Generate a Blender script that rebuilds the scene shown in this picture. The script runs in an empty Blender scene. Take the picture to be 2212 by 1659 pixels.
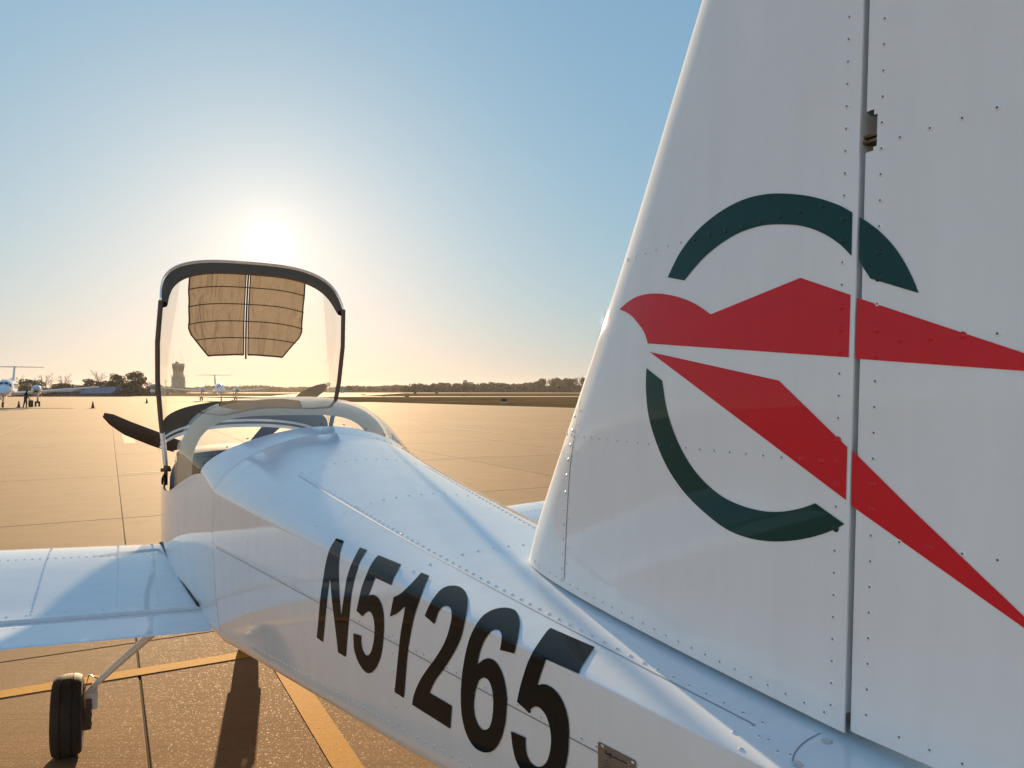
import bpy, bmesh, math, random
import numpy as np
from mathutils import Vector, Matrix
from mathutils.geometry import tessellate_polygon

rnd = random.Random(7)
scene = bpy.context.scene
C = scene.collection
rad = math.radians

# ------------------------------------------------------------------ camera
CAM_H = 1.69
FPX, CX, CY = 1600.0, 1106.0, 829.5          # surveyed lens: focal length and centre for a 2212 px wide frame
PITCH = math.atan(13.5 / FPX)
cam = bpy.data.cameras.new('camera')
cam.sensor_width = 36
cam.lens = 36 * FPX / 2212
cam.clip_start = 0.05
cam.clip_end = 9000
camo = bpy.data.objects.new('camera', cam)
C.objects.link(camo)
camo.location = (0, 0, CAM_H)
camo.rotation_euler = (math.pi / 2 + PITCH, 0, 0)
scene.camera = camo

# ------------------------------------------------------------------ sky, sun, exposure
SUN_AZ = math.atan2(-0.3275, 1.0)             # left of the view axis
SUN_EL = rad(10.7)
SUN = Vector((math.sin(SUN_AZ) * math.cos(SUN_EL), math.cos(SUN_AZ) * math.cos(SUN_EL), math.sin(SUN_EL)))

world = bpy.data.worlds.new('World')
scene.world = world
world.use_nodes = True
wt = world.node_tree
wt.nodes.clear()
def wn(t, **k):
    n = wt.nodes.new(t)
    for a, b in k.items():
        setattr(n, a, b)
    return n
sky = wn('ShaderNodeTexSky', sky_type='NISHITA', sun_disc=False, sun_elevation=SUN_EL,
         sun_rotation=SUN_AZ, altitude=30, air_density=1.5, dust_density=1.0, ozone_density=3.0)
geo = wn('ShaderNodeTexCoord')
dot = wn('ShaderNodeVectorMath', operation='DOT_PRODUCT')
dot.inputs[1].default_value = SUN
nrm = wn('ShaderNodeVectorMath', operation='NORMALIZE')
wt.links.new(geo.outputs['Generated'], nrm.inputs[0])
wt.links.new(nrm.outputs[0], dot.inputs[0])
clampd = wn('ShaderNodeMath', operation='MAXIMUM')
clampd.inputs[1].default_value = 0
wt.links.new(dot.outputs['Value'], clampd.inputs[0])
def lobe(power, col, strength):
    p = wn('ShaderNodeMath', operation='POWER')
    wt.links.new(clampd.outputs[0], p.inputs[0])
    p.inputs[1].default_value = power
    m = wn('ShaderNodeVectorMath', operation='SCALE')
    m.inputs[0].default_value = [c * strength for c in col]
    wt.links.new(p.outputs[0], m.inputs['Scale'])
    return m.outputs[0]
SKY_STRENGTH = 0.10
EXPOSURE = 2.0
UNIT = 1.0 / (SKY_STRENGTH * 2 ** EXPOSURE)
# the phone's wide dynamic range: each channel of the sky is compressed by its own power
sepc = wn('ShaderNodeSeparateColor')
comc = wn('ShaderNodeCombineColor')
wt.links.new(sky.outputs[0], sepc.inputs[0])
for ci, (g_, k_, f_) in enumerate(((0.69, 0.089, 0.085), (0.43, 0.218, 0.07), (0.30, 0.332, 0.10))):
    pw_ = wn('ShaderNodeMath', operation='POWER')
    pw_.inputs[1].default_value = g_
    ml_ = wn('ShaderNodeMath', operation='MULTIPLY')
    ml_.inputs[1].default_value = k_ * UNIT
    wt.links.new(sepc.outputs[ci], pw_.inputs[0])
    wt.links.new(pw_.outputs[0], ml_.inputs[0])
    ad_ = wn('ShaderNodeMath', operation='ADD')
    ad_.inputs[1].default_value = f_ * UNIT
    wt.links.new(ml_.outputs[0], ad_.inputs[0])
    wt.links.new(ad_.outputs[0], comc.inputs[ci])
acc = comc.outputs[0]
# the aureole of a hazy low sun and the sun's own blaze
for pw, col, st in ((40, (1.0, 0.82, 0.58), 0.06), (300, (1.0, 0.88, 0.66), 0.15), (1800, (1.0, 0.92, 0.76), 0.15), (11000, (1.0, 0.96, 0.88), 4.0)):
    a = wn('ShaderNodeVectorMath', operation='ADD')
    wt.links.new(acc, a.inputs[0])
    wt.links.new(lobe(pw, col, st * UNIT), a.inputs[1])
    acc = a.outputs[0]
bg = wn('ShaderNodeBackground')
bg.inputs['Strength'].default_value = SKY_STRENGTH
wo = wn('ShaderNodeOutputWorld')
wt.links.new(acc, bg.inputs['Color'])
wt.links.new(bg.outputs[0], wo.inputs['Surface'])

sl = bpy.data.lights.new('sun', 'SUN')
sl.energy = 3.05
sl.angle = rad(0.53)
sl.color = (1.0, 0.70, 0.40)
so = bpy.data.objects.new('sun', sl)
C.objects.link(so)
so.rotation_euler = (-SUN).to_track_quat('-Z', 'Y').to_euler()

scene.view_settings.view_transform = 'Standard'
scene.view_settings.look = 'None'
scene.view_settings.exposure = EXPOSURE
scene.view_settings.gamma = 1.0
scene.view_settings.use_curve_mapping = False
scene.render.engine = 'CYCLES'
scene.cycles.use_denoising = True
scene.cycles.max_bounces = 10
scene.cycles.transparent_max_bounces = 16
scene.cycles.sample_clamp_indirect = 6
scene.cycles.volume_bounces = 0
scene.cycles.volume_step_rate = 4

# ------------------------------------------------------------------ helpers
def tag(o, label=None, cat=None, group=None, kind=None):
    if label: o['label'] = label
    if cat: o['category'] = cat
    if group: o['group'] = group
    if kind: o['kind'] = kind
    return o

def empty(name, loc=(0, 0, 0), parent=None, rz=0.0):
    o = bpy.data.objects.new(name, None)
    o.empty_display_size = 0.1
    C.objects.link(o)
    o.location = loc
    o.rotation_euler = (0, 0, rz)
    o.parent = parent
    return o

def link(name, me, parent=None):
    o = bpy.data.objects.new(name, me)
    C.objects.link(o)
    o.parent = parent
    return o

def mesh(name, verts, faces, mats, parent=None, smooth=False, fm=None, sharp=None):
    me = bpy.data.meshes.new(name)
    me.from_pydata([tuple(v) for v in verts], [], [tuple(f) for f in faces])
    for m in (mats if isinstance(mats, (list, tuple)) else [mats]):
        me.materials.append(m)
    if fm is not None:
        me.polygons.foreach_set('material_index', fm)
    if smooth:
        me.polygons.foreach_set('use_smooth', [True] * len(me.polygons))
        if sharp:
            me.set_sharp_from_angle(angle=rad(sharp))
    me.validate()
    me.update()
    return link(name, me, parent)

class MB:
    """collects shapes, builds one mesh object"""
    def __init__(s):
        s.v, s.f, s.m = [], [], []
    def add(s, verts, faces, mi=0):
        b = len(s.v)
        s.v += [tuple(v) for v in verts]
        s.f += [tuple(i + b for i in f) for f in faces]
        s.m += [mi] * len(faces)
    def box(s, c, d, mi=0, rot=None, bev=0.0):
        x, y, z = [q / 2 for q in d]
        if bev <= 0:
            vs = [Vector((a * x, b * y, e * z)) for a in (-1, 1) for b in (-1, 1) for e in (-1, 1)]
            fs = [(0, 1, 3, 2), (4, 6, 7, 5), (0, 4, 5, 1), (2, 3, 7, 6), (0, 2, 6, 4), (1, 5, 7, 3)]
        else:
            bm = bmesh.new()
            bmesh.ops.create_cube(bm, size=1)
            for v in bm.verts:
                v.co = Vector((v.co.x * d[0], v.co.y * d[1], v.co.z * d[2]))
            bmesh.ops.bevel(bm, geom=bm.edges[:], offset=bev, segments=2, affect='EDGES', profile=0.5)
            bm.verts.index_update()
            vs = [v.co.copy() for v in bm.verts]
            fs = [[v.index for v in f.verts] for f in bm.faces]
            bm.free()
        M = rot if rot is not None else Matrix.Identity(3)
        s.add([M @ v + Vector(c) for v in vs], fs, mi)
    def tube(s, pts, radii, n=8, mi=0, cap=True, squash=None):
        pts = [Vector(p) for p in pts]
        if not isinstance(radii, (list, tuple)):
            radii = [radii] * len(pts)
        rings = []
        up = Vector((0, 0, 1))
        for i, p in enumerate(pts):
            a = pts[max(i - 1, 0)]
            b = pts[min(i + 1, len(pts) - 1)]
            t = (b - a).normalized()
            ref = up if abs(t.z) < 0.95 else Vector((0, 1, 0))
            e1 = t.cross(ref).normalized()
            e2 = e1.cross(t)
            k1, k2 = squash if squash else (1, 1)
            rings.append([p + (e1 * math.cos(2 * math.pi * j / n) * k1 + e2 * math.sin(2 * math.pi * j / n) * k2) * radii[i] for j in range(n)])
        s.loft(rings, closed=True, cap=cap, mi=mi)
    def loft(s, rings, closed=False, cap=False, mi=0):
        n = len(rings[0])
        vs = [q for r in rings for q in r]
        fs = []
        for i in range(len(rings) - 1):
            for j in range(n if closed else n - 1):
                a = i * n + j
                b = i * n + (j + 1) % n
                fs.append((a, b, b + n, a + n))
        if cap:
            fs.append(tuple(range(n - 1, -1, -1)))
            fs.append(tuple(range((len(rings) - 1) * n, len(rings) * n)))
        s.add(vs, fs, mi)
    def build(s, name, mats, parent=None, smooth=False, sharp=None):
        return mesh(name, s.v, s.f, mats, parent, smooth, s.m, sharp)

# ------------------------------------------------------------------ materials
def mat(name):
    m = bpy.data.materials.new(name)
    m.use_nodes = True
    nt = m.node_tree
    p = nt.nodes['Principled BSDF']
    return m, nt, p

def N(nt, t, **k):
    n = nt.nodes.new(t)
    for a, b in k.items():
        setattr(n, a, b)
    return n

def simple(name, col, rough=0.5, metal=0.0, spec=0.5, coat=0.0, noise=0.0, nscale=20.0, bump=0.0, bscale=200.0):
    m, nt, p = mat(name)
    p.inputs['Base Color'].default_value = (*col, 1)
    p.inputs['Roughness'].default_value = rough
    p.inputs['Metallic'].default_value = metal
    p.inputs['Specular IOR Level'].default_value = spec
    p.inputs['Coat Weight'].default_value = coat
    p.inputs['Coat Roughness'].default_value = 0.03
    tc = N(nt, 'ShaderNodeTexCoord')
    if noise > 0:
        nz = N(nt, 'ShaderNodeTexNoise')
        nz.inputs['Scale'].default_value = nscale
        nz.inputs['Detail'].default_value = 6
        nt.links.new(tc.outputs['Object'], nz.inputs['Vector'])
        mx = N(nt, 'ShaderNodeMix', data_type='RGBA')
        mx.inputs['A'].default_value = (*[c * (1 - noise) for c in col], 1)
        mx.inputs['B'].default_value = (*[min(1, c * (1 + noise)) for c in col], 1)
        nt.links.new(nz.outputs['Fac'], mx.inputs['Factor'])
        nt.links.new(mx.outputs['Result'], p.inputs['Base Color'])
    if bump > 0:
        nb = N(nt, 'ShaderNodeTexNoise')
        nb.inputs['Scale'].default_value = bscale
        nb.inputs['Detail'].default_value = 4
        nt.links.new(tc.outputs['Object'], nb.inputs['Vector'])
        b = N(nt, 'ShaderNodeBump')
        b.inputs['Strength'].default_value = bump
        b.inputs['Distance'].default_value = 0.01
        nt.links.new(nb.outputs['Fac'], b.inputs['Height'])
        nt.links.new(b.outputs['Normal'], p.inputs['Normal'])
    return m

def paint(name, col, wave=0.006, rough=0.4):
    """glossy aircraft enamel: faint oil-canning of the thin skin, orange peel, dust"""
    m, nt, p = mat(name)
    tc = N(nt, 'ShaderNodeTexCoord')
    p.inputs['Coat Weight'].default_value = 1.0
    p.inputs['Coat IOR'].default_value = 1.55
    p.inputs['Specular IOR Level'].default_value = 0.0
    p.inputs['Coat Roughness'].default_value = 0.012
    n1 = N(nt, 'ShaderNodeTexNoise')
    n1.inputs['Scale'].default_value = 6.0
    n1.inputs['Detail'].default_value = 1.0
    n2 = N(nt, 'ShaderNodeTexNoise')
    n2.inputs['Scale'].default_value = 350.0
    n2.inputs['Detail'].default_value = 2.0
    n3 = N(nt, 'ShaderNodeTexNoise')
    n3.inputs['Scale'].default_value = 14.0
    n3.inputs['Detail'].default_value = 8.0
    n3.inputs['Roughness'].default_value = 0.7
    for n in (n1, n2, n3):
        nt.links.new(tc.outputs['Object'], n.inputs['Vector'])
    b1 = N(nt, 'ShaderNodeBump')
    b1.inputs['Strength'].default_value = wave
    b1.inputs['Distance'].default_value = 0.05
    nt.links.new(n1.outputs['Fac'], b1.inputs['Height'])
    b2 = N(nt, 'ShaderNodeBump')
    b2.inputs['Strength'].default_value = 0.012
    b2.inputs['Distance'].default_value = 0.004
    nt.links.new(n2.outputs['Fac'], b2.inputs['Height'])
    nt.links.new(b1.outputs['Normal'], b2.inputs['Normal'])
    nt.links.new(b2.outputs['Normal'], p.inputs['Normal'])
    nt.links.new(b2.outputs['Normal'], p.inputs['Coat Normal'])
    mx = N(nt, 'ShaderNodeMix', data_type='RGBA')
    mx.inputs['A'].default_value = (*[c * 0.94 for c in col], 1)
    mx.inputs['B'].default_value = (*col, 1)
    nt.links.new(n3.outputs['Fac'], mx.inputs['Factor'])
    n4 = N(nt, 'ShaderNodeTexNoise')
    n4.inputs['Scale'].default_value = 5.0
    n4.inputs['Detail'].default_value = 7.0
    n4.inputs['Roughness'].default_value = 0.65
    mp4 = N(nt, 'ShaderNodeMapping')
    mp4.inputs['Scale'].default_value = (1.0, 3.0, 0.45)
    nt.links.new(tc.outputs['Object'], mp4.inputs['Vector'])
    nt.links.new(mp4.outputs[0], n4.inputs['Vector'])
    r4 = N(nt, 'ShaderNodeMapRange')
    r4.inputs['From Min'].default_value = 0.35
    r4.inputs['From Max'].default_value = 0.7
    r4.inputs['To Min'].default_value = 0.94
    r4.inputs['To Max'].default_value = 1.0
    nt.links.new(n4.outputs['Fac'], r4.inputs['Value'])
    m4 = N(nt, 'ShaderNodeVectorMath', operation='SCALE')
    nt.links.new(mx.outputs['Result'], m4.inputs[0])
    nt.links.new(r4.outputs['Result'], m4.inputs['Scale'])
    nt.links.new(m4.outputs[0], p.inputs['Base Color'])
    rr = N(nt, 'ShaderNodeMapRange')
    rr.inputs['To Min'].default_value = rough * 0.7
    rr.inputs['To Max'].default_value = rough * 1.5
    nt.links.new(n3.outputs['Fac'], rr.inputs['Value'])
    nt.links.new(rr.outputs['Result'], p.inputs['Roughness'])
    return m

M = {}
M['white'] = paint('white_enamel', (0.85, 0.915, 0.95))
M['white_fin'] = paint('white_enamel_fin', (0.85, 0.915, 0.95), wave=0.03)
M['green'] = simple('dark_green_vinyl', (0.008, 0.050, 0.046), 0.4, spec=0.05, coat=0.5, noise=0.08, nscale=30)
M['red'] = simple('red_vinyl', (0.64, 0.020, 0.032), 0.4, spec=0.1, coat=0.4, noise=0.06, nscale=30)
M['black_vinyl'] = simple('black_vinyl', (0.010, 0.013, 0.013), 0.5, spec=0.0, coat=0.4, noise=0.1, nscale=40)
M['seam'] = simple('panel_gap', (0.26, 0.27, 0.29), 0.6)
M['hole'] = simple('mandrel_hole', (0.10, 0.10, 0.11), 0.7)
M['seal'] = simple('black_rubber_seal', (0.015, 0.015, 0.015), 0.6, noise=0.2)
M['dark'] = simple('dark_trim', (0.12, 0.098, 0.078), 0.85, spec=0.2, noise=0.2, nscale=15)
M['interior'] = simple('grey_interior', (0.10, 0.095, 0.09), 0.8, noise=0.2, nscale=25)
M['carbon'] = simple('blade_black', (0.030, 0.024, 0.022), 0.45, noise=0.15, nscale=20)
M['tyre'] = simple('tyre_rubber', (0.022, 0.021, 0.020), 0.75, noise=0.3, nscale=40, bump=0.2, bscale=120)
M['metal'] = simple('brushed_aluminium', (0.62, 0.63, 0.64), 0.32, metal=1.0, noise=0.08, nscale=60)
M['bronze'] = simple('hinge_bracket_bronze', (0.22, 0.17, 0.11), 0.45, metal=0.6, noise=0.2, nscale=60)
M['plate'] = simple('engraved_plate', (0.20, 0.165, 0.135), 0.5, metal=0.1, noise=0.12, nscale=80)
M['ink'] = simple('engraving_ink', (0.012, 0.014, 0.018), 0.5)

# clear acrylic, lightly crazed and dusty so that it glows a little against the sun
def glass(name, tintc, dust, dcol, refl=1.0):
    m, nt, p = mat(name)
    nt.nodes.remove(p)
    out = nt.nodes['Material Output']
    tr = N(nt, 'ShaderNodeBsdfTransparent')
    tr.inputs['Color'].default_value = (*tintc, 1)
    gl = N(nt, 'ShaderNodeBsdfGlossy')
    gl.inputs['Roughness'].default_value = 0.015
    fr = N(nt, 'ShaderNodeFresnel')
    fr.inputs['IOR'].default_value = 1.49
    m1 = N(nt, 'ShaderNodeMixShader')
    fm_ = N(nt, 'ShaderNodeMath', operation='MULTIPLY')
    fm_.inputs[1].default_value = refl
    nt.links.new(fr.outputs[0], fm_.inputs[0])
    nt.links.new(fm_.outputs[0], m1.inputs[0])
    nt.links.new(tr.outputs[0], m1.inputs[1])
    nt.links.new(gl.outputs[0], m1.inputs[2])
    tl = N(nt, 'ShaderNodeBsdfTranslucent')
    tl.inputs['Color'].default_value = (*dcol, 1)
    df = N(nt, 'ShaderNodeBsdfDiffuse')
    df.inputs['Color'].default_value = (*dcol, 1)
    m3 = N(nt, 'ShaderNodeMixShader')
    m3.inputs[0].default_value = 0.35
    nt.links.new(tl.outputs[0], m3.inputs[1])
    nt.links.new(df.outputs[0], m3.inputs[2])
    tc = N(nt, 'ShaderNodeTexCoord')
    nz = N(nt, 'ShaderNodeTexNoise')
    nz.inputs['Scale'].default_value = 9
    nz.inputs['Detail'].default_value = 8
    nt.links.new(tc.outputs['Object'], nz.inputs['Vector'])
    vo = N(nt, 'ShaderNodeTexVoronoi')
    vo.inputs['Scale'].default_value = 70
    nt.links.new(tc.outputs['Object'], vo.inputs['Vector'])
    sp = N(nt, 'ShaderNodeMapRange')
    sp.inputs['From Min'].default_value = 0.02
    sp.inputs['From Max'].default_value = 0.12
    sp.inputs['To Min'].default_value = dust * 4
    sp.inputs['To Max'].default_value = 0
    nt.links.new(vo.outputs['Distance'], sp.inputs['Value'])
    mr = N(nt, 'ShaderNodeMapRange')
    mr.inputs['From Min'].default_value = 0.3
    mr.inputs['From Max'].default_value = 0.75
    mr.inputs['To Min'].default_value = dust * 0.5
    mr.inputs['To Max'].default_value = dust * 1.5
    nt.links.new(nz.outputs['Fac'], mr.inputs['Value'])
    ad = N(nt, 'ShaderNodeMath', operation='ADD')
    nt.links.new(sp.outputs[0], ad.inputs[0])
    nt.links.new(mr.outputs[0], ad.inputs[1])
    m2 = N(nt, 'ShaderNodeMixShader')
    nt.links.new(ad.outputs[0], m2.inputs[0])
    nt.links.new(m1.outputs[0], m2.inputs[1])
    nt.links.new(m3.outputs[0], m2.inputs[2])
    nt.links.new(m2.outputs[0], out.inputs['Surface'])
    return m
M['canopy_glass'] = glass('canopy_acrylic', (0.95, 0.95, 0.92), 0.055, (0.8, 0.74, 0.60), 0.25)
M['rear_glass'] = glass('rear_window_acrylic', (0.90, 0.91, 0.90), 0.03, (0.7, 0.7, 0.68))

def fabric():
    m, nt, p = mat('sunshade_fabric')
    nt.nodes.remove(p)
    out = nt.nodes['Material Output']
    tc = N(nt, 'ShaderNodeTexCoord')
    wv = N(nt, 'ShaderNodeTexNoise')
    wv.inputs['Scale'].default_value = 5
    wv.inputs['Detail'].default_value = 3
    wv.inputs['Distortion'].default_value = 1.5
    mp = N(nt, 'ShaderNodeMapping')
    mp.inputs['Rotation'].default_value = (0, 0, 0.6)
    mp.inputs['Scale'].default_value = (2.2, 0.6, 1.0)
    nt.links.new(tc.outputs['Object'], mp.inputs['Vector'])
    nt.links.new(mp.outputs[0], wv.inputs['Vector'])
    mx = N(nt, 'ShaderNodeMix', data_type='RGBA')
    mx.inputs['A'].default_value = (0.165, 0.138, 0.115, 1)
    mx.inputs['B'].default_value = (0.215, 0.182, 0.150, 1)
    nt.links.new(wv.outputs['Fac'], mx.inputs['Factor'])
    tl = N(nt, 'ShaderNodeBsdfTranslucent')
    df = N(nt, 'ShaderNodeBsdfDiffuse')
    nt.links.new(mx.outputs['Result'], tl.inputs['Color'])
    nt.links.new(mx.outputs['Result'], df.inputs['Color'])
    bp = N(nt, 'ShaderNodeBump')
    bp.inputs['Strength'].default_value = 0.9
    bp.inputs['Distance'].default_value = 0.06
    nt.links.new(wv.outputs['Fac'], bp.inputs['Height'])
    nt.links.new(bp.outputs[0], tl.inputs['Normal'])
    nt.links.new(bp.outputs[0], df.inputs['Normal'])
    ms = N(nt, 'ShaderNodeMixShader')
    ms.inputs[0].default_value = 0.5
    nt.links.new(tl.outputs[0], ms.inputs[1])
    nt.links.new(df.outputs[0], ms.inputs[2])
    nt.links.new(ms.outputs[0], out.inputs['Surface'])
    return m
M['fabric'] = fabric()
M['hem'] = simple('sunshade_hem', (0.10, 0.07, 0.05), 0.8)

def concrete(name, base, dark, joints=False):
    m, nt, p = mat(name)
    tc = N(nt, 'ShaderNodeTexCoord')
    ge = N(nt, 'ShaderNodeNewGeometry')
    pos = ge.outputs['Position']
    def noise(scale, detail=6, rough=0.6, stretch=None):
        n = N(nt, 'ShaderNodeTexNoise')
        n.inputs['Scale'].default_value = scale
        n.inputs['Detail'].default_value = detail
        n.inputs['Roughness'].default_value = rough
        if stretch:
            mp = N(nt, 'ShaderNodeMapping')
            mp.inputs['Rotation'].default_value = (0, 0, -rad(28.6))
            mp.inputs['Scale'].default_value = stretch
            nt.links.new(pos, mp.inputs['Vector'])
            nt.links.new(mp.outputs[0], n.inputs['Vector'])
        else:
            nt.links.new(pos, n.inputs['Vector'])
        return n.outputs['Fac']
    big = noise(0.25, 5)
    mid = noise(2.2, 8, 0.65)
    broom = noise(3.0, 4, 0.6, (0.25, 9.0, 1.0))
    fine = noise(170, 3, 0.7)
    def mixc(f, a, b, lo=0.3, hi=0.7):
        mr = N(nt, 'ShaderNodeMapRange')
        mr.inputs['From Min'].default_value = lo
        mr.inputs['From Max'].default_value = hi
        nt.links.new(f, mr.inputs['Value'])
        mx = N(nt, 'ShaderNodeMix', data_type='RGBA')
        nt.links.new(mr.outputs['Result'], mx.inputs['Factor'])
        for k, v in (('A', a), ('B', b)):
            if isinstance(v, tuple):
                mx.inputs[k].default_value = (*v, 1)
            else:
                nt.links.new(v, mx.inputs[k])
        return mx
    c1 = mixc(big, dark, base)
    c2 = mixc(mid, tuple(c * 0.80 for c in base), tuple(min(1, c * 1.12) for c in base))
    mm = N(nt, 'ShaderNodeMix', data_type='RGBA', blend_type='MIX')
    mm.inputs['Factor'].default_value = 0.55
    nt.links.new(c1.outputs['Result'], mm.inputs['A'])
    nt.links.new(c2.outputs['Result'], mm.inputs['B'])
    mf = mixc(fine, (0.55, 0.53, 0.5), (1.25, 1.25, 1.25), 0.35, 0.68)
    mu = N(nt, 'ShaderNodeMix', data_type='RGBA', blend_type='MULTIPLY')
    mu.inputs['Factor'].default_value = 0.8
    nt.links.new(mm.outputs['Result'], mu.inputs['A'])
    nt.links.new(mf.outputs['Result'], mu.inputs['B'])
    mb = mixc(broom, (0.92, 0.92, 0.92), (1.05, 1.05, 1.05))
    mu2 = N(nt, 'ShaderNodeMix', data_type='RGBA', blend_type='MULTIPLY')
    mu2.inputs['Factor'].default_value = 0.7
    nt.links.new(mu.outputs['Result'], mu2.inputs['A'])
    nt.links.new(mb.outputs['Result'], mu2.inputs['B'])
    oi = N(nt, 'ShaderNodeObjectInfo')
    orr = N(nt, 'ShaderNodeMapRange')
    orr.inputs['To Min'].default_value = 0.93
    orr.inputs['To Max'].default_value = 1.07
    nt.links.new(oi.outputs['Random'], orr.inputs['Value'])
    st_ = noise(0.9, 3, 0.5)
    sr = N(nt, 'ShaderNodeMapRange')
    sr.inputs['From Min'].default_value = 0.66
    sr.inputs['From Max'].default_value = 0.76
    sr.inputs['To Min'].default_value = 1.0
    sr.inputs['To Max'].default_value = 0.78
    nt.links.new(st_, sr.inputs['Value'])
    om = N(nt, 'ShaderNodeMath', operation='MULTIPLY')
    nt.links.new(orr.outputs[0], om.inputs[0])
    nt.links.new(sr.outputs[0], om.inputs[1])
    osc = N(nt, 'ShaderNodeVectorMath', operation='SCALE')
    nt.links.new(mu2.outputs['Result'], osc.inputs[0])
    nt.links.new(om.outputs[0], osc.inputs['Scale'])
    nt.links.new(osc.outputs[0], p.inputs['Base Color'])
    # polished grains of the aggregate glint
    vo = N(nt, 'ShaderNodeTexVoronoi')
    vo.inputs['Scale'].default_value = 190
    nt.links.new(pos, vo.inputs['Vector'])
    rr = N(nt, 'ShaderNodeMapRange')
    rr.inputs['From Min'].default_value = 0.0
    rr.inputs['From Max'].default_value = 0.12
    rr.inputs['To Min'].default_value = 0.60
    rr.inputs['To Max'].default_value = 0.9
    sep = N(nt, 'ShaderNodeSeparateColor')
    nt.links.new(vo.outputs['Color'], sep.inputs[0])
    nt.links.new(sep.outputs[0], rr.inputs['Value'])
    nt.links.new(rr.outputs['Result'], p.inputs['Roughness'])
    p.inputs['Specular IOR Level'].default_value = 0.12
    b1 = N(nt, 'ShaderNodeBump')
    b1.inputs['Strength'].default_value = 0.25
    b1.inputs['Distance'].default_value = 0.003
    nt.links.new(fine, b1.inputs['Height'])
    b2 = N(nt, 'ShaderNodeBump')
    b2.inputs['Strength'].default_value = 0.06
    b2.inputs['Distance'].default_value = 0.02
    nt.links.new(broom, b2.inputs['Height'])
    nt.links.new(b1.outputs[0], b2.inputs['Normal'])
    nt.links.new(b2.outputs[0], p.inputs['Normal'])
    return m
M['concrete'] = concrete('apron_concrete', (0.30, 0.190, 0.100), (0.235, 0.146, 0.077))
M['taxi'] = concrete('taxiway_concrete', (0.36, 0.25, 0.16), (0.29, 0.20, 0.125))
M['tar'] = simple('joint_tar', (0.05, 0.042, 0.034), 0.9, spec=0.05, noise=0.3, nscale=30)
def worn_paint(name, col, under):
    m, nt, p = mat(name)
    ge = N(nt, 'ShaderNodeNewGeometry')
    n1 = N(nt, 'ShaderNodeTexNoise')
    n1.inputs['Scale'].default_value = 45
    n1.inputs['Detail'].default_value = 8
    n1.inputs['Roughness'].default_value = 0.75
    nt.links.new(ge.outputs['Position'], n1.inputs['Vector'])
    mr = N(nt, 'ShaderNodeMapRange')
    mr.inputs['From Min'].default_value = 0.36
    mr.inputs['From Max'].default_value = 0.50
    nt.links.new(n1.outputs['Fac'], mr.inputs['Value'])
    mx = N(nt, 'ShaderNodeMix', data_type='RGBA')
    mx.inputs['A'].default_value = (*under, 1)
    mx.inputs['B'].default_value = (*col, 1)
    nt.links.new(mr.outputs['Result'], mx.inputs['Factor'])
    nt.links.new(mx.outputs['Result'], p.inputs['Base Color'])
    p.inputs['Roughness'].default_value = 0.8
    p.inputs['Specular IOR Level'].default_value = 0.1
    b = N(nt, 'ShaderNodeBump')
    b.inputs['Strength'].default_value = 0.3
    b.inputs['Distance'].default_value = 0.004
    nt.links.new(n1.outputs['Fac'], b.inputs['Height'])
    nt.links.new(b.outputs[0], p.inputs['Normal'])
    return m
M['yellow_paint'] = worn_paint('worn_yellow_paint', (0.52, 0.265, 0.022), (0.35, 0.20, 0.06))
M['white_line'] = worn_paint('worn_white_paint', (0.46, 0.36, 0.25), (0.30, 0.20, 0.12))
def grass_mat():
    m, nt, p = mat('dry_grass')
    ge = N(nt, 'ShaderNodeNewGeometry')
    n1 = N(nt, 'ShaderNodeTexNoise')
    n1.inputs['Scale'].default_value = 0.06
    n1.inputs['Detail'].default_value = 9
    n1.inputs['Roughness'].default_value = 0.7
    nt.links.new(ge.outputs['Position'], n1.inputs['Vector'])
    cr = N(nt, 'ShaderNodeValToRGB')
    cr.color_ramp.elements[0].position = 0.32
    cr.color_ramp.elements[0].color = (0.085, 0.062, 0.028, 1)
    cr.color_ramp.elements[1].position = 0.7
    cr.color_ramp.elements[1].color = (0.20, 0.135, 0.065, 1)
    nt.links.new(n1.outputs['Fac'], cr.inputs[0])
    nt.links.new(cr.outputs[0], p.inputs['Base Color'])
    p.inputs['Roughness'].default_value = 1.0
    p.inputs['Specular IOR Level'].default_value = 0.0
    return m
M['grass'] = grass_mat()

# ------------------------------------------------------------------ survey frame of the parked aircraft
TH = rad(27.6)
CL = 0.733                                     # the camera stands this far left of the aircraft's centre line
RV = (math.cos(TH), math.sin(TH))
FV = (-math.sin(TH), math.cos(TH))
ORIGIN = (CL * RV[0], CL * RV[1], 0.0)
def sight(px, py):
    """direction of a surveyed sight line in aircraft axes (right, forward, up) from the camera"""
    u = (px - CX) / FPX
    v = (CY - py) / FPX
    d = (u, math.cos(PITCH) - v * math.sin(PITCH), math.sin(PITCH) + v * math.cos(PITCH))
    return (RV[0] * d[0] + RV[1] * d[1], FV[0] * d[0] + FV[1] * d[1], d[2])
def on_l(px, py, l):
    d = sight(px, py); t = (l + CL) / d[0]
    return Vector((l, t * d[1], CAM_H + t * d[2]))
def on_s(px, py, s):
    d = sight(px, py); t = s / d[1]
    return Vector((-CL + t * d[0], s, CAM_H + t * d[2]))
def on_z(px, py, z):
    d = sight(px, py); t = (z - CAM_H) / d[2]
    return Vector((-CL + t * d[0], t * d[1], z))
def ground(px, py, z=0.0):
    """world point on the ground along a sight line"""
    u = (px - CX) / FPX
    v = (CY - py) / FPX
    d = Vector((u, math.cos(PITCH) - v * math.sin(PITCH), math.sin(PITCH) + v * math.cos(PITCH)))
    return Vector((0, 0, CAM_H)) + d * ((z - CAM_H) / d.z)
def at(px, Y):
    return Vector(((px - CX) / FPX * Y, Y, 0))
def hgt(py, Y):
    return CAM_H + (843.0 - py) / FPX * Y

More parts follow.
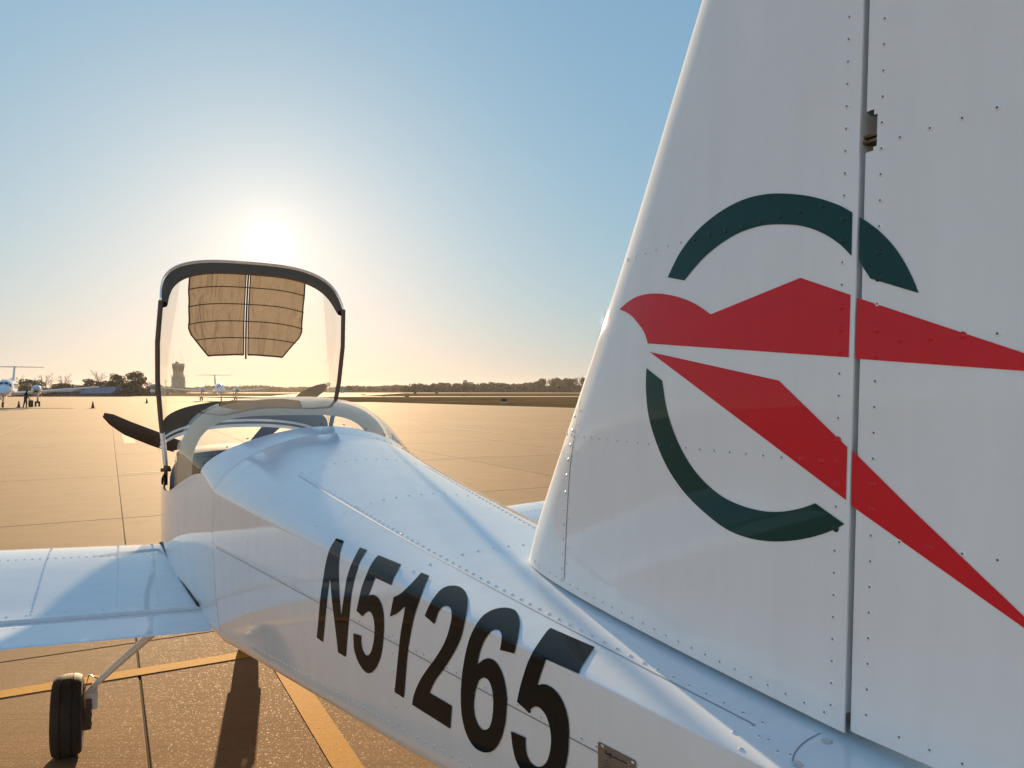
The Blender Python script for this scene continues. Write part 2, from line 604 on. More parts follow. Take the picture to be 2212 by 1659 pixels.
# ================================================================== GROUND
def sheet(name, pts, z, m, parent=None, kind=None):
    o = mesh(name, [(p[0], p[1], z) for p in pts], [tuple(range(len(pts)))], m, parent)
    if kind: o['kind'] = kind
    return o
sheet('grass_field', [(-3500, -600), (3500, -600), (3500, 4500), (-3500, 4500)], -0.03, M['grass'], kind='structure')
APRON = [(-300, 192), (-86, 192), (-22, 105.6), (5.5, 68.3), (151, -129), (151, -180), (-300, -180)]
apron = sheet('apron', APRON, -0.012, M['concrete'], kind='structure')
TJ = rad(28.6)
RJ = Vector((math.cos(TJ), math.sin(TJ), 0))
FJ = Vector((-math.sin(TJ), math.cos(TJ), 0))
L0, S0, DL, DS, GAP = 0.17, 5.57, 3.75, 5.5, 0.013
def slab_mesh():
    a, b, z0, z1, ch = (DL - GAP) / 2, (DS - GAP) / 2, -0.0115, 0.0, 0.004
    vs = [(x, y, z0) for x, y in ((-a, -b), (a, -b), (a, b), (-a, b))]
    vs += [(x, y, z1 - ch) for x, y in ((-a, -b), (a, -b), (a, b), (-a, b))]
    a2, b2 = a - ch, b - ch
    vs += [(x, y, z1) for x, y in ((-a2, -b2), (a2, -b2), (a2, b2), (-a2, b2))]
    fs = [(8, 9, 10, 11)]
    for k in range(4):
        n = (k + 1) % 4
        fs += [(k, n, n + 4, k + 4), (k + 4, n + 4, n + 8, k + 8)]
    me = bpy.data.meshes.new('slab')
    me.from_pydata(vs, [], fs)
    me.materials.append(M['concrete'])
    return me
sme = slab_mesh()
tar = MB()
def strip(a, b, w, z, mb):
    d = (b - a).normalized()
    n = Vector((-d.y, d.x, 0)) * (w / 2)
    mb.add([(p.x, p.y, z) for p in (a - n, b - n, b + n, a + n)], [(0, 1, 2, 3)])
for i in range(-12, 13):
    for j in range(-3, 9):
        c = RJ * (L0 + (i + 0.5) * DL) + FJ * (S0 + (j + 0.5) * DS)
        if c.y < -9 or abs(c.x) > max(c.y, 0) * 0.78 + 9 or (c - Vector((-22, 105.6, 0))).dot(Vector((0.805, 0.593, 0))) > -4:
            continue
        o = link('slab', sme, apron)
        o.location = c
        o.rotation_euler = (rnd.uniform(-2e-4, 2e-4), rnd.uniform(-2e-4, 2e-4), TJ)
        e = RJ * (DL / 2)
        f = FJ * (DS / 2)
        strip(c - e - f, c - e + f, GAP + 0.004, -0.0065, tar)
        strip(c - e - f, c + e - f, GAP + 0.004, -0.0068, tar)
tar.build('joint_sealant', M['tar'], apron)
def painted(name, la, sa, lb, sb, m, w, z=0.004):
    mb = MB()
    strip(RJ * la + FJ * sa, RJ * lb + FJ * sb, w, z, mb)
    return mb.build(name, m, apron)
painted('yellow_line', -9.0, 4.98, 0.885, 4.98, M['yellow_paint'], 0.12)
painted('yellow_line', 0.95, -3.0, 0.95, 5.04, M['yellow_paint'], 0.125)
painted('white_dash', 0.62, 26.4, 0.62, 31.8, M['white_line'], 0.34)
painted('white_line', 13.5, 31.4, 13.6, 25.8, M['white_line'], 0.16)
painted('white_line', 0.3, 17.0, 9.0, 17.0, M['white_line'], 0.10)
sheet('taxiway', [(-160, 214), (-62, 190), (240, 186), (240, 212), (-40, 214)], -0.02, M['taxi'], kind='structure')
sheet('runway', [(-500, 430), (600, 430), (600, 540), (-500, 540)], -0.02, M['taxi'], kind='structure')
sheet('taxiway', [(-70, 214), (-44, 214), (-62, 430), (-120, 430)], -0.016, M['taxi'], kind='structure')
sheet('apron_shoulder', [(-22.5, 106.0), (-20.6, 107.6), (7.4, 69.9), (153, -127.4), (151.2, -128.9), (5.7, 68.5)], -0.024,
      simple('shoulder_asphalt', (0.11, 0.09, 0.07), 0.9, noise=0.3, nscale=2), kind='structure')

# ================================================================== THE PARKED LIGHT AIRCRAFT
root = empty('light_aircraft', ORIGIN, rz=TH)
tag(root, 'white low-wing light aircraft in the foreground with raised canopy and N51265 on its side', 'aircraft')

def tab(xs, ys):
    (xa, xb), (ya, yb) = xs, ys
    return lambda s: ya + (yb - ya) * max(0.0, min(1.0, (s - xa) / (xb - xa)))
def smoothtab(xs, ys):
    """monotone-ish cubic through points"""
    xs = list(xs); ys = list(ys)
    n = len(xs)
    m = []
    for i in range(n):
        if i == 0: m.append((ys[1] - ys[0]) / (xs[1] - xs[0]))
        elif i == n - 1: m.append((ys[-1] - ys[-2]) / (xs[-1] - xs[-2]))
        else: m.append((ys[i + 1] - ys[i - 1]) / (xs[i + 1] - xs[i - 1]))
    def f(x):
        if x <= xs[0]: return ys[0] + m[0] * (x - xs[0])
        if x >= xs[-1]: return ys[-1] + m[-1] * (x - xs[-1])
        i = max(k for k in range(n) if xs[k] <= x)
        i = min(i, n - 2)
        h = xs[i + 1] - xs[i]
        t = (x - xs[i]) / h
        return ((2 * t**3 - 3 * t**2 + 1) * ys[i] + (t**3 - 2 * t**2 + t) * h * m[i]
                + (-2 * t**3 + 3 * t**2) * ys[i + 1] + (t**3 - t**2) * h * m[i + 1])
    x0, x1, NL = xs[0] - 0.3, xs[-1] + 0.3, 1500
    lut = [f(x0 + (x1 - x0) * k / NL) for k in range(NL + 1)]
    kk = NL / (x1 - x0)
    def g(x):
        q = (x - x0) * kk
        if q <= 0: return lut[0]
        if q >= NL: return lut[NL]
        i = int(q)
        return lut[i] + (lut[i + 1] - lut[i]) * (q - i)
    return g
fw = smoothtab([0.15, 0.55, 1.75, 2.95, 3.3, 3.8, 4.2, 4.7, 5.2, 5.5], [0.101, 0.150, 0.295, 0.440, 0.480, 0.532, 0.550, 0.545, 0.51, 0.47])
fzc = smoothtab([0.15, 0.55, 1.75, 2.95, 3.3], [1.300, 1.303, 1.300, 1.297, 1.296])
fzt = smoothtab([0.15, 0.55, 1.30, 2.0, 2.5, 2.95, 3.1], [1.302, 1.3085, 1.346, 1.405, 1.457, 1.517, 1.540])
fzb = smoothtab([0.15, 0.55, 1.17, 2.63, 2.95, 3.5, 4.5, 5.4], [1.175, 1.125, 1.04, 0.838, 0.79, 0.72, 0.66, 0.68])
PE = 1.75
EC = 0.16
def crown(x, p):
    """height fraction of the arch at lateral fraction x: a superellipse whose crest is rounded off"""
    x = min(1.0, abs(x))
    if p >= 2: return max(0.0, 1 - x ** p) ** (1 / p)
    q = ((x * x + EC * EC) ** (p / 2) - EC ** p) / ((1 + EC * EC) ** (p / 2) - EC ** p)
    return max(0.0, 1 - q) ** (1 / p)
RC = 0.05
def fside(s, z):
    """half width of the side panel at height z below the crease"""
    zc, zb, w = fzc(s), fzb(s), fw(s)
    t = max(0.0, min(1.0, (zc - z) / (zc - zb)))
    return w - (0.010 + 0.010 * max(0, s - 1.5)) * t * t + 0.004 * math.sin(math.pi * t)
def fus_inside(l, s, z):
    l = abs(l)
    zc, zt, zb, w = fzc(s), fzt(s), fzb(s), fw(s)
    if z >= zc:
        return l < w and z - zc < (zt - zc) * crown(l / w, PE)
    if z >= zb:
        return l < fside(s, z)
    wb = fside(s, zb)
    return z > zb - RC and (l - (wb - RC)) < math.sqrt(max(0, RC**2 - (zb - z) ** 2))
def fus_hit(px, py):
    d = sight(px, py)
    t, dt = 0.6, 0.03
    while t < 4:
        if fus_inside(-CL + t * d[0], t * d[1], CAM_H + t * d[2]): break
        t += dt
    a, b = t - dt, t
    for _ in range(17):
        m = (a + b) / 2
        if fus_inside(-CL + m * d[0], m * d[1], CAM_H + m * d[2]): b = m
        else: a = m
    return Vector((-CL + b * d[0], b * d[1], CAM_H + b * d[2]))
def section(s):
    """right half from the top centre to the bottom centre"""
    zc, zt, zb, w = fzc(s), fzt(s), fzb(s), fw(s)
    pts = []
    for k in range(37):
        a = (1 - (1 - k / 36) ** 1.6) * math.pi / 2
        pts.append((w * math.sin(a) ** (2 / PE), zc + (zt - zc) * crown(math.sin(a) ** (2 / PE), PE)))
    for k in range(1, 8):
        z = zc + (zb - zc) * k / 7
        pts.append((fside(s, z), z))
    wb = fside(s, zb)
    for k in range(1, 7):
        a = k / 6 * math.pi / 2
        pts.append((wb - RC + RC * math.cos(a), zb - RC * math.sin(a)))
    pts.append(((wb - RC) * 0.5, zb - RC - 0.003))
    pts.append((0, zb - RC - 0.004))
    return pts
def ring(s, half=None):
    h = half or section(s)
    return [Vector((l, s, z)) for l, z in h] + [Vector((-l, s, z)) for l, z in reversed(h[1:-1])]

mb = MB()
ss = [0.17, 0.22, 0.3, 0.4] + list(np.arange(0.5, 2.96, 0.09)) + [2.95]
ss = sorted(set(round(x, 4) for x in ss))
mb.loft([ring(s) for s in ss], closed=True, cap=True)
tail = mb.build('tailcone_skin', M['white'], root, True, 50)

# --- turtle deck, rear window, rollover bar
def arch(a, hw, z0, h, p):
    sa = math.copysign(abs(math.sin(a)) ** (2 / p), math.sin(a))
    return hw * sa, z0 + h * (crown(sa, p) if p < 2 else max(0.0, math.cos(a)) ** (2 / p))
AN = [math.pi / 2 * math.copysign(1 - (1 - abs(k) / 24) ** 1.35, k) for k in range(-24, 25)]
def c_deck(a):
    l, z = arch(a, fw(2.95), fzc(2.95), fzt(2.95) - fzc(2.95), PE)
    return Vector((l, 2.95, z))
def c_aft(a):
    l, z = arch(a, 0.458, 1.354, 0.187, 1.68)
    return Vector((l, 3.10 + 0.17 * abs(math.sin(a)) ** 3, z))
def c_hoop(a, off=0.0):
    l, z = arch(a, 0.528 + off, 1.235, 0.421 + off, 3.2)
    return Vector((l, 3.86 - 0.08 * abs(math.sin(a)) ** 3, z))
def lerp(p, q, t):
    return p + (q - p) * t
mb = MB()
mb.loft([[lerp(c_deck(a), c_aft(a), t) for a in AN] for t in (0, 0.25, 0.5, 0.75, 1)])
deck = mb.build('turtle_deck', M['white'], root, True)
def rear_glass(a, v, off=0.0):
    p = lerp(c_aft(a), c_hoop(a, off), v)
    b = 0.030 * math.sin(math.pi * v) * max(0, math.cos(a)) ** 0.5
    return p + Vector((0, 0, b + 0.002))
mb = MB()
mb.loft([[rear_glass(a, v) for a in AN] for v in np.linspace(0, 1, 13)])
rw = mb.build('rear_window', M['rear_glass'], root, True)
# rollover bar: a flanged sheet hoop behind the seats
mb = MB()
outer = [c_hoop(a, -0.012) for a in AN]
inner = []
for a in AN:
    l, z = arch(a, 0.450, 1.20, 0.365, 3.8)
    inner.append(Vector((l, 3.83, z)))
mb.loft([outer, inner])
mb.loft([inner, [p + Vector((0, 0.045, 0)) for p in inner]])
mb.loft([[p + Vector((0, 0.045, 0)) for p in inner], [p + Vector((0, 0.04, -0.004)) for p in outer]])
rb = mb.build('rollover_bar', simple('rollover_bar_paint', (0.62, 0.62, 0.61), 0.35, noise=0.05), root, True, 40)

# --- cabin tub: side panels from the tailcone to the firewall, open above the sill
fsill = smoothtab([2.95, 3.27, 3.78, 4.1, 4.7, 5.2, 5.6], [1.297, 1.352, 1.235, 1.185, 1.165, 1.16, 1.15])
ftap = smoothtab([2.95, 3.15, 3.45, 3.8, 4.2, 4.6, 5.4], [0.0245, 0.040, 0.062, 0.046, 0.018, 0.004, 0.0])
def tub_ring(s):
    zs, zb = fsill(s), fzb(s)
    w0 = fw(s)
    h = []
    for k in range(9):
        z = zs + (zb - zs) * k / 8
        t = max(0, (1.297 - z) / (1.297 - zb))
        lean = max(0, z - 1.297) * 0.38
        h.append((w0 - lean - ftap(s) * t * t + 0.004 * math.sin(math.pi * min(1, t)), z))
    wb = h[-1][0]
    for k in range(1, 7):
        a = k / 6 * math.pi / 2
        h.append((wb - RC + RC * math.cos(a), zb - RC * math.sin(a)))
    h.append((0, zb - RC - 0.004))
    return [Vector((l, s, z)) for l, z in h] + [Vector((-l, s, z)) for l, z in reversed(h[:-1])]
mb = MB()
mb.loft([tub_ring(s) for s in (2.95, 3.05, 3.15, 3.27, 3.4, 3.6, 3.78, 3.86, 4.0, 4.2, 4.45, 4.7, 4.95, 5.2, 5.45)])
tub = mb.build('cabin_shell', M['white'], root, True, 50)
mb = MB()
mb.loft([[Vector((p.x * 0.978, p.y, p.z - 0.004 if p.z > 1.0 else p.z + 0.015)) for p in tub_ring(s)] for s in (3.79, 4.0, 4.2, 4.45, 4.7, 4.95, 5.2)])
mb.build('cabin_lining', M['interior'], root, True, 50)
# cowling
mb = MB()
def cowl_ring(s):
    w = np.interp(s, [4.98, 5.3, 5.6, 5.85, 5.98], [0.50, 0.47, 0.41, 0.32, 0.20])
    zt = np.interp(s, [4.98, 5.3, 5.6, 5.85, 5.98], [1.335, 1.322, 1.29, 1.245, 1.20])
    zb = np.interp(s, [4.98, 5.3, 5.6, 5.85, 5.98], [0.66, 0.66, 0.70, 0.80, 0.98])
    zm = (zt + zb) / 2 + 0.05
    r = []
    for k in range(40):
        a = 2 * math.pi * k / 40
        l = w * math.copysign(abs(math.sin(a)) ** (2 / 3.4), math.sin(a))
        c = math.copysign(abs(math.cos(a)) ** (2 / 3.4), math.cos(a))
        r.append(Vector((l, s, zm + (zt - zm if c > 0 else zm - zb) * c)))
    return r
mb.loft([cowl_ring(s) for s in (5.21, 5.3, 5.45, 5.6, 5.73, 5.85, 5.93, 5.98)], closed=True, cap=True)
mb.build('engine_cowling', M['white'], root, True, 50)
# glareshield and instrument panel, seats, floor
mb = MB()
mb.loft([[Vector((l, s, 1.338 - 0.035 * abs(l / 0.45) ** 3 - (0.01 if s < 4.9 else 0))) for l in np.linspace(-0.455, 0.455, 15)] for s in (4.84, 4.92, 5.05, 5.215)])
mb.build('glareshield', M['interior'], root, True)
mb = MB()
mb.box((0, 4.93, 1.17), (0.9, 0.03, 0.30), bev=0.008)
ip = mb.build('instrument_panel', M['dark'], root)
for l in (-0.24, 0.20):
    b2 = MB(); b2.box((l, 4.908, 1.20), (0.25, 0.02, 0.17), bev=0.006)
    b2.build('display', simple('display_glass', (0.01, 0.01, 0.012), 0.1), ip)
for l in (-0.26, 0.26):
    b2 = MB()
    b2.box((l, 4.02, 0.98), (0.42, 0.09, 0.50), rot=Matrix.Rotation(rad(14), 3, 'X'), bev=0.03)
    b2.box((l, 4.30, 0.78), (0.42, 0.46, 0.10), bev=0.03)
    b2.build('seat', M['interior'], root, True, 40)
b2 = MB(); b2.box((0, 4.45, 0.70), (0.92, 1.5, 0.02)); b2.build('cabin_floor', M['interior'], root)
b2 = MB(); b2.box((0, 3.70, 0.98), (0.86, 0.02, 0.44)); b2.build('rear_bulkhead', M['interior'], root)

# --- spinner and three-blade propeller
HUB = Vector((0.0, 6.08, 1.125))
mb = MB()
prof = [(0.0, 0.15), (0.05, 0.148), (0.11, 0.125), (0.17, 0.08), (0.205, 0.03), (0.212, 0.004)]
mb.loft([[HUB + Vector((r * math.cos(2 * math.pi * k / 24), y - 0.06, r * math.sin(2 * math.pi * k / 24))) for k in range(24)] for y, r in prof], closed=True, cap=True)
prop = mb.build('propeller', M['white'], root, True, 50)
def blade(angle, R=0.95):
    ca, sa = math.cos(angle), math.sin(angle)
    e = Vector((ca, 0, sa))                    # span
    t = Vector((-sa, 0, ca))                   # chord in the disc
    f = Vector((0, 1, 0))
    rings = []
    for i in range(15):
        q = i / 14
        r = 0.10 + (R - 0.10) * q
        ch = np.interp(q, [0, 0.12, 0.3, 0.55, 0.8, 0.93, 1], [0.06, 0.07, 0.108, 0.125, 0.112, 0.082, 0.035])
        sweep = np.interp(q, [0, 0.5, 0.8, 1], [0, 0.012, 0.0, -0.035])
        tw = rad(np.interp(q, [0, 0.3, 1], [38, 30, 15]))
        th = np.interp(q, [0, 0.15, 0.5, 1], [0.055, 0.032, 0.018, 0.006])
        cd = t * math.cos(tw) + f * math.sin(tw)
        nd = -t * math.sin(tw) + f * math.cos(tw)
        c = HUB + e * r + t * sweep
        rings.append([c + cd * (ch / 2 * math.cos(2 * math.pi * k / 14)) + nd * (th / 2 * math.sin(2 * math.pi * k / 14)) for k in range(14)])
    mb = MB()
    mb.loft(rings, closed=True, cap=True)
    return mb.build('blade', M['carbon'], prop, True, 50)
for a in (158, 42, 280):
    blade(rad(a))

# --- rivets --------------------------------------------------------------
def rivet_geo(r):
    vs, fs, ms = [], [], []
    n = 8
    for rr, z in ((1.0, 0.0), (0.74, 0.24), (0.36, 0.32)):
        vs += [(r * rr * math.cos(2 * math.pi * k / n), r * rr * math.sin(2 * math.pi * k / n), r * z) for k in range(n)]
    for i in range(2):
        for k in range(n):
            fs.append((i * n + k, i * n + (k + 1) % n, (i + 1) * n + (k + 1) % n, (i + 1) * n + k)); ms.append(0)
    fs.append(tuple(range(2 * n, 3 * n))); ms.append(1)
    return vs, fs, ms
def frame(n):
    n = n.normalized()
    ref = Vector((0, 1, 0)) if abs(n.y) < 0.9 else Vector((1, 0, 0))
    x = ref.cross(n).normalized()
    return x, n.cross(x), n
class Rivets:
    def __init__(s, r=0.0038):
        s.mb, s.g = MB(), rivet_geo(r)
    def put(s, p, n):
        x, y, z = frame(n)
        b = len(s.mb.v)
        s.mb.v += [tuple(Vector(p) + x * v[0] + y * v[1] + z * v[2]) for v in s.g[0]]
        s.mb.f += [tuple(i + b for i in f) for f in s.g[1]]
        s.mb.m += s.g[2]
    def build(s, parent, name='rivet_rows'):
        o = s.mb.build(name, [M['white'], M['hole']], parent, True, 60)
        o['kind'] = 'stuff'
        return o
rivet_me = bpy.data.meshes.new('rivet')
_g = rivet_geo(0.0034)
rivet_me.from_pydata(_g[0], [], _g[1])
for m_ in (M['white_fin'], M['hole']): rivet_me.materials.append(m_)
rivet_me.polygons.foreach_set('material_index', _g[2])
rivet_me.polygons.foreach_set('use_smooth', [True] * len(_g[1]))
rivet_me.set_sharp_from_angle(angle=rad(60))
rivet_by_mat = {}
def rivet_obj(p, n, parent, m_=None, sc=1.0):
    me = rivet_me
    if m_ is not None:
        if m_.name not in rivet_by_mat:
            c = rivet_me.copy(); c.materials[0] = m_; c.materials[1] = m_
            rivet_by_mat[m_.name] = c
        me = rivet_by_mat[m_.name]
    o = link('rivet', me, parent)
    x, y, z = frame(n)
    o.matrix_local = Matrix.Translation(p) @ Matrix((x, y, z)).transposed().to_4x4() @ Matrix.Scale(sc, 4)
    return o

# a point on the tailcone by (s, where): 't' top at lateral l, 'z' left side at height z
def top_pt(s, l):
    w, zc, zt = fw(s), fzc(s), fzt(s)
    return Vector((l, s, zc + (zt - zc) * crown(l / w, PE)))
def side_pt(s, z, sg=-1):
    return Vector((sg * fside(s, z), s, z))
def nrm_top(s, l):
    e = 0.004
    a = top_pt(s, l + e) - top_pt(s, l - e)
    b = top_pt(s + e, l) - top_pt(s - e, l)
    n = a.cross(b)
    return n if n.z > 0 else -n
def nrm_side(s, z, sg=-1):
    e = 0.004
    a = side_pt(s + e, z, sg) - side_pt(s - e, z, sg)
    b = side_pt(s, z + e, sg) - side_pt(s, z - e, sg)
    n = a.cross(b)
    return n if n.x * sg > 0 else -n
def surf_strip(pts, nrms, w, off, mb):
    """a thin ribbon lying on a surface along a path"""
    L, R_ = [], []
    for i, p in enumerate(pts):
        t = (pts[min(i + 1, len(pts) - 1)] - pts[max(i - 1, 0)]).normalized()
        n = nrms[i].normalized()
        c = n.cross(t).normalized() * (w / 2)
        L.append(p - c + n * off); R_.append(p + c + n * off)
    mb.loft([L, R_])
def smooth_path(pts, closed=False, n=6):
    out = []
    P = [Vector((p[0], p[1], 0)) for p in pts]
    for i in range(len(P) - 1):
        p0 = P[max(i - 1, 0)]; p1 = P[i]; p2 = P[i + 1]; p3 = P[min(i + 2, len(P) - 1)]
        for k in range(n):
            t = k / n
            q = 0.5 * ((2 * p1) + (p2 - p0) * t + (2 * p0 - 5 * p1 + 4 * p2 - p3) * t * t + (3 * p1 - p0 - 3 * p2 + p3) * t**3)
            out.append((q.x, q.y))
    out.append((P[-1].x, P[-1].y))
    return out
def outline(segs):
    """segs: list of paths; a path of 2 points is a straight edge, longer ones are smoothed"""
    out = []
    for s in segs:
        p = smooth_path(s) if len(s) > 2 else list(s)
        for q in p:
            if not out or (abs(out[-1][0] - q[0]) + abs(out[-1][1] - q[1])) > 1e-6:
                out.append(q)
    if abs(out[0][0] - out[-1][0]) + abs(out[0][1] - out[-1][1]) < 1e-6: out.pop()
    return out
def px_of(l, s, z):
    p = ((l + CL) * RV[0] + s * FV[0], (l + CL) * RV[1] + s * FV[1], z - CAM_H)
    y = p[1] * math.cos(PITCH) + p[2] * math.sin(PITCH)
    q = -p[1] * math.sin(PITCH) + p[2] * math.cos(PITCH)
    return CX + FPX * p[0] / y, CY - FPX * q / y
def in_poly(x, y, pl):
    ins = False
    j = len(pl) - 1
    for i in range(len(pl)):
        (xi, yi), (xj, yj) = pl[i], pl[j]
        if (yi > y) != (yj > y) and x < (xj - xi) * (y - yi) / (yj - yi) + xi: ins = not ins
        j = i
    return ins
# registration letters along the side, traced in plan units of the lettering layout
def lay(p): return (658.35 + 0.32098 * p[0], 1126.5 + 0.32098 * p[1])
def fus_nrm(p):
    s, z = p.y, p.z
    if z > fzc(s) + 1e-4:
        w, h = fw(s), max(fzt(s) - fzc(s), 1e-3)
        q, v = min(1.0, abs(p.x) / w), max(0.0, z - fzc(s)) / h
        return Vector((-(q ** (PE - 1)) / w, 0, (v ** (PE - 1)) / h))
    return nrm_side(s, max(z, fzb(s)), -1)
LETTERS = {
 'N': [[[(213,116),(170,190),(143,290),(125,400),(108,520),(97,640),(84,780)], [(84,780),(125,810)],
   [(125,810),(135,700),(150,540),(163,430),(170,372)], [(170,372),(178,430),(190,560),(212,740),(228,880)], [(228,880),(279,910)],
   [(279,910),(290,760),(303,620),(318,480),(342,370),(375,270),(421,196)], [(421,196),(372,178)],
   [(372,178),(335,250),(305,320),(283,400),(268,500),(256,580),(248,642)], [(248,642),(240,560),(232,430),(230,310),(240,210),(263,133)], [(263,133),(213,116)]]],
 '5': [[[(497,230),(650,293)], [(650,293),(618,350),(598,390),(587,428)], [(587,428),(478,378)],
   [(478,378),(460,420),(445,460),(430,500)],
   [(430,500),(455,492),(480,500),(505,525),(525,575),(534,640),(535,720),(530,800),(518,890),(495,960),(465,1005),(435,1020),(405,1005),(372,960),(350,910),(335,850),(330,751)],
   [(330,751),(383,768)],
   [(383,768),(382,810),(388,850),(400,880),(418,900),(438,893),(455,860),(468,800),(473,730),(470,670),(458,625),(440,605),(420,610),(405,622),(392,638)],
   [(392,638),(352,600)], [(352,600),(365,540),(385,450),(410,380),(440,310),(470,260),(497,230)]]],
 '1': [[[(785,348),(840,370)], [(840,370),(815,420),(790,490),(765,560),(740,640),(718,740),(700,850),(688,960),(678,1080),(670,1186)],
   [(670,1186),(608,1146)], [(608,1146),(622,1010),(635,880),(648,760),(665,660),(681,570)], [(681,570),(655,592),(620,620),(577,640)],
   [(577,640),(590,570),(602,508)], [(602,508),(640,490),(690,450),(735,405),(785,348)]]],
 '2': [[[(812,634),(830,590),(850,550),(880,505),(915,465),(955,442),(1000,436),(1040,443),(1072,465),(1092,500),(1097,550),(1090,620),(1075,700),(1055,780),(1025,850),(985,920),(940,990),(895,1050),(865,1100),(845,1152)],
   [(845,1152),(993,1238)], [(993,1238),(983,1393)], [(983,1393),(727,1231)],
   [(727,1231),(735,1180),(755,1120),(790,1050),(830,990),(875,930),(920,860),(955,790),(980,710),(993,640),(985,590),(960,572),(930,578),(905,605),(890,645),(877,690)], [(877,690),(812,634)]]],
 '6': [[[(1415,887),(1425,840),(1440,760),(1448,690),(1440,640),(1418,605),(1385,590),(1340,585),(1290,592),(1240,612),(1195,645),(1155,700),(1120,770),(1095,850),(1075,950),(1060,1060),(1055,1180),(1060,1290),(1080,1390),(1110,1465),(1150,1520),(1190,1545),(1225,1552),(1260,1545),(1295,1515),(1325,1460),(1348,1380),(1360,1290),(1364,1200),(1357,1120),(1340,1040),(1315,980),(1280,935),(1240,920),(1205,930),(1180,950),(1165,963)],
   [(1165,963),(1180,890),(1200,830),(1225,780),(1260,740),(1290,730),(1315,740),(1328,770),(1328,810),(1318,863)], [(1318,863),(1415,887)]],
   [[(1208,1048),(1180,1065),(1160,1110),(1147,1170),(1141,1240),(1150,1310),(1170,1365),(1195,1395),(1220,1400),(1245,1385),(1262,1340),(1272,1270),(1272,1180),(1260,1110),(1240,1065),(1208,1048)]]],
 '5b': [[[(1655,722),(1953,852)], [(1953,852),(1920,895),(1885,950),(1860,990),(1847,1030)], [(1847,1030),(1627,930)],
   [(1627,930),(1605,990),(1585,1050),(1570,1103)],
   [(1570,1103),(1605,1093),(1645,1103),(1690,1135),(1730,1190),(1760,1260),(1778,1340),(1782,1430),(1778,1530),(1765,1620),(1745,1690),(1715,1750),(1680,1790),(1630,1810),(1570,1790),(1510,1740),(1460,1670),(1425,1600),(1405,1520),(1392,1410)],
   [(1392,1410),(1490,1452)],
   [(1490,1452),(1492,1530),(1505,1585),(1530,1625),(1570,1648),(1610,1640),(1640,1600),(1658,1530),(1663,1460),(1655,1390),(1635,1320),(1605,1270),(1570,1245),(1540,1250),(1507,1280)],
   [(1507,1280),(1433,1212)], [(1433,1212),(1450,1130),(1475,1040),(1505,950),(1545,870),(1590,800),(1630,745),(1655,722)]]],
}
LET_OUT = [[[lay(p) for p in outline(lp)] for lp in lps] for lps in LETTERS.values()]
def letter_at(p):
    x, y = px_of(*p)
    for lps in LET_OUT:
        if in_poly(x, y, lps[0]) and not any(in_poly(x, y, h) for h in lps[1:]): return True
    return False
rv = Rivets()
rvk = Rivets()
_put = rv.put
def _route(p, n):
    if p[0] < 0 and letter_at(p): rvk.put(Vector(p) + n.normalized() * 0.0011, n)
    else: _put(p, n)
rv.put = _route
sm = MB()
def fl1(s): return 0.105 + 0.073 * (s - 0.85)       # top seam, lateral distance
for sg in (-1, 1):
    pts, ns = [], []
    for s in np.arange(0.62, 2.52, 0.05):
        pts.append(top_pt(s, sg * (fl1(s) + 0.008))); ns.append(nrm_top(s, sg * (fl1(s) + 0.008)))
    surf_strip(pts, ns, 0.0016, 0.0006, sm)
    for s in np.arange(0.62, 2.5, 0.0285):
        l = sg * (fl1(s) - 0.002)
        rv.put(top_pt(s, l), nrm_top(s, l))
# bulkhead rows over the top and down the sides
for s0 in (1.42, 1.95, 2.48):
    wmax = fw(s0)
    for k in range(-16, 17):
        l = k * 0.036
        if abs(l) < wmax * 0.93 and (s0 > 2 or abs(l) > -1):
            rv.put(top_pt(s0, l), nrm_top(s0, l))
    for sg in (-1, 1):
        z = 1.275
        while z > fzb(s0) + 0.01:
            rv.put(side_pt(s0, z, sg), nrm_side(s0, z, sg)); z -= 0.036
for sg in (-1, 1):
    pts, ns = [], []
    def fseam(s): return 1.222 - 0.048 * (s - 0.87)
    for s in np.arange(0.60, 2.96, 0.07):
        pts.append(side_pt(s, fseam(s) - 0.008, sg)); ns.append(nrm_side(s, fseam(s) - 0.008, sg))
    surf_strip(pts, ns, 0.0018, 0.0006, sm)
    for s in np.arange(0.60, 2.93, 0.030):
        rv.put(side_pt(s, fseam(s), sg), nrm_side(s, fseam(s), sg))
    for s in np.arange(0.60, 2.93, 0.032):
        z = fzb(s) + 0.012
        rv.put(side_pt(s, z, sg), nrm_side(s, z, sg))
# the bulkhead seam between tailcone and cabin
pts = [Vector((-fside(2.95, z), 2.95, z)) for z in np.linspace(1.295, 0.80, 12)]
surf_strip(pts, [Vector((-1, 0, 0.05))] * len(pts), 0.002, 0.0008, sm)
pts = [c_deck(a) for a in AN[2:-2]]
_arc = MB()
surf_strip(pts, [Vector((p.x * 1.2, 0, 0.35)) for p in pts], 0.0022, 0.0014, _arc)
_arc.build('deck_seam', simple('deck_seam_dark', (0.08, 0.085, 0.09), 0.7), root)  # dark strip along the joint between deck and tailcone
for a in AN[2:-2:1]:
    p = lerp(c_deck(a), c_aft(a), 0.12)
    if abs(p.x) > 0.18: rv.put(p, Vector((p.x * 1.4, -0.02, 0.30)))
for z in np.arange(1.26, 0.82, -0.034):
    rv.put(Vector((-fside(2.95, z) - 0.0015, 2.965, z)), Vector((-1, 0, 0)))
rv.build(root, 'rivet_rows')
_ob = rvk.build(root, 'rivet_rows')
_ob.data.materials[0] = M['black_vinyl']; _ob.data.materials[1] = M['black_vinyl']
sm.build('panel_seam', M['seam'], root)
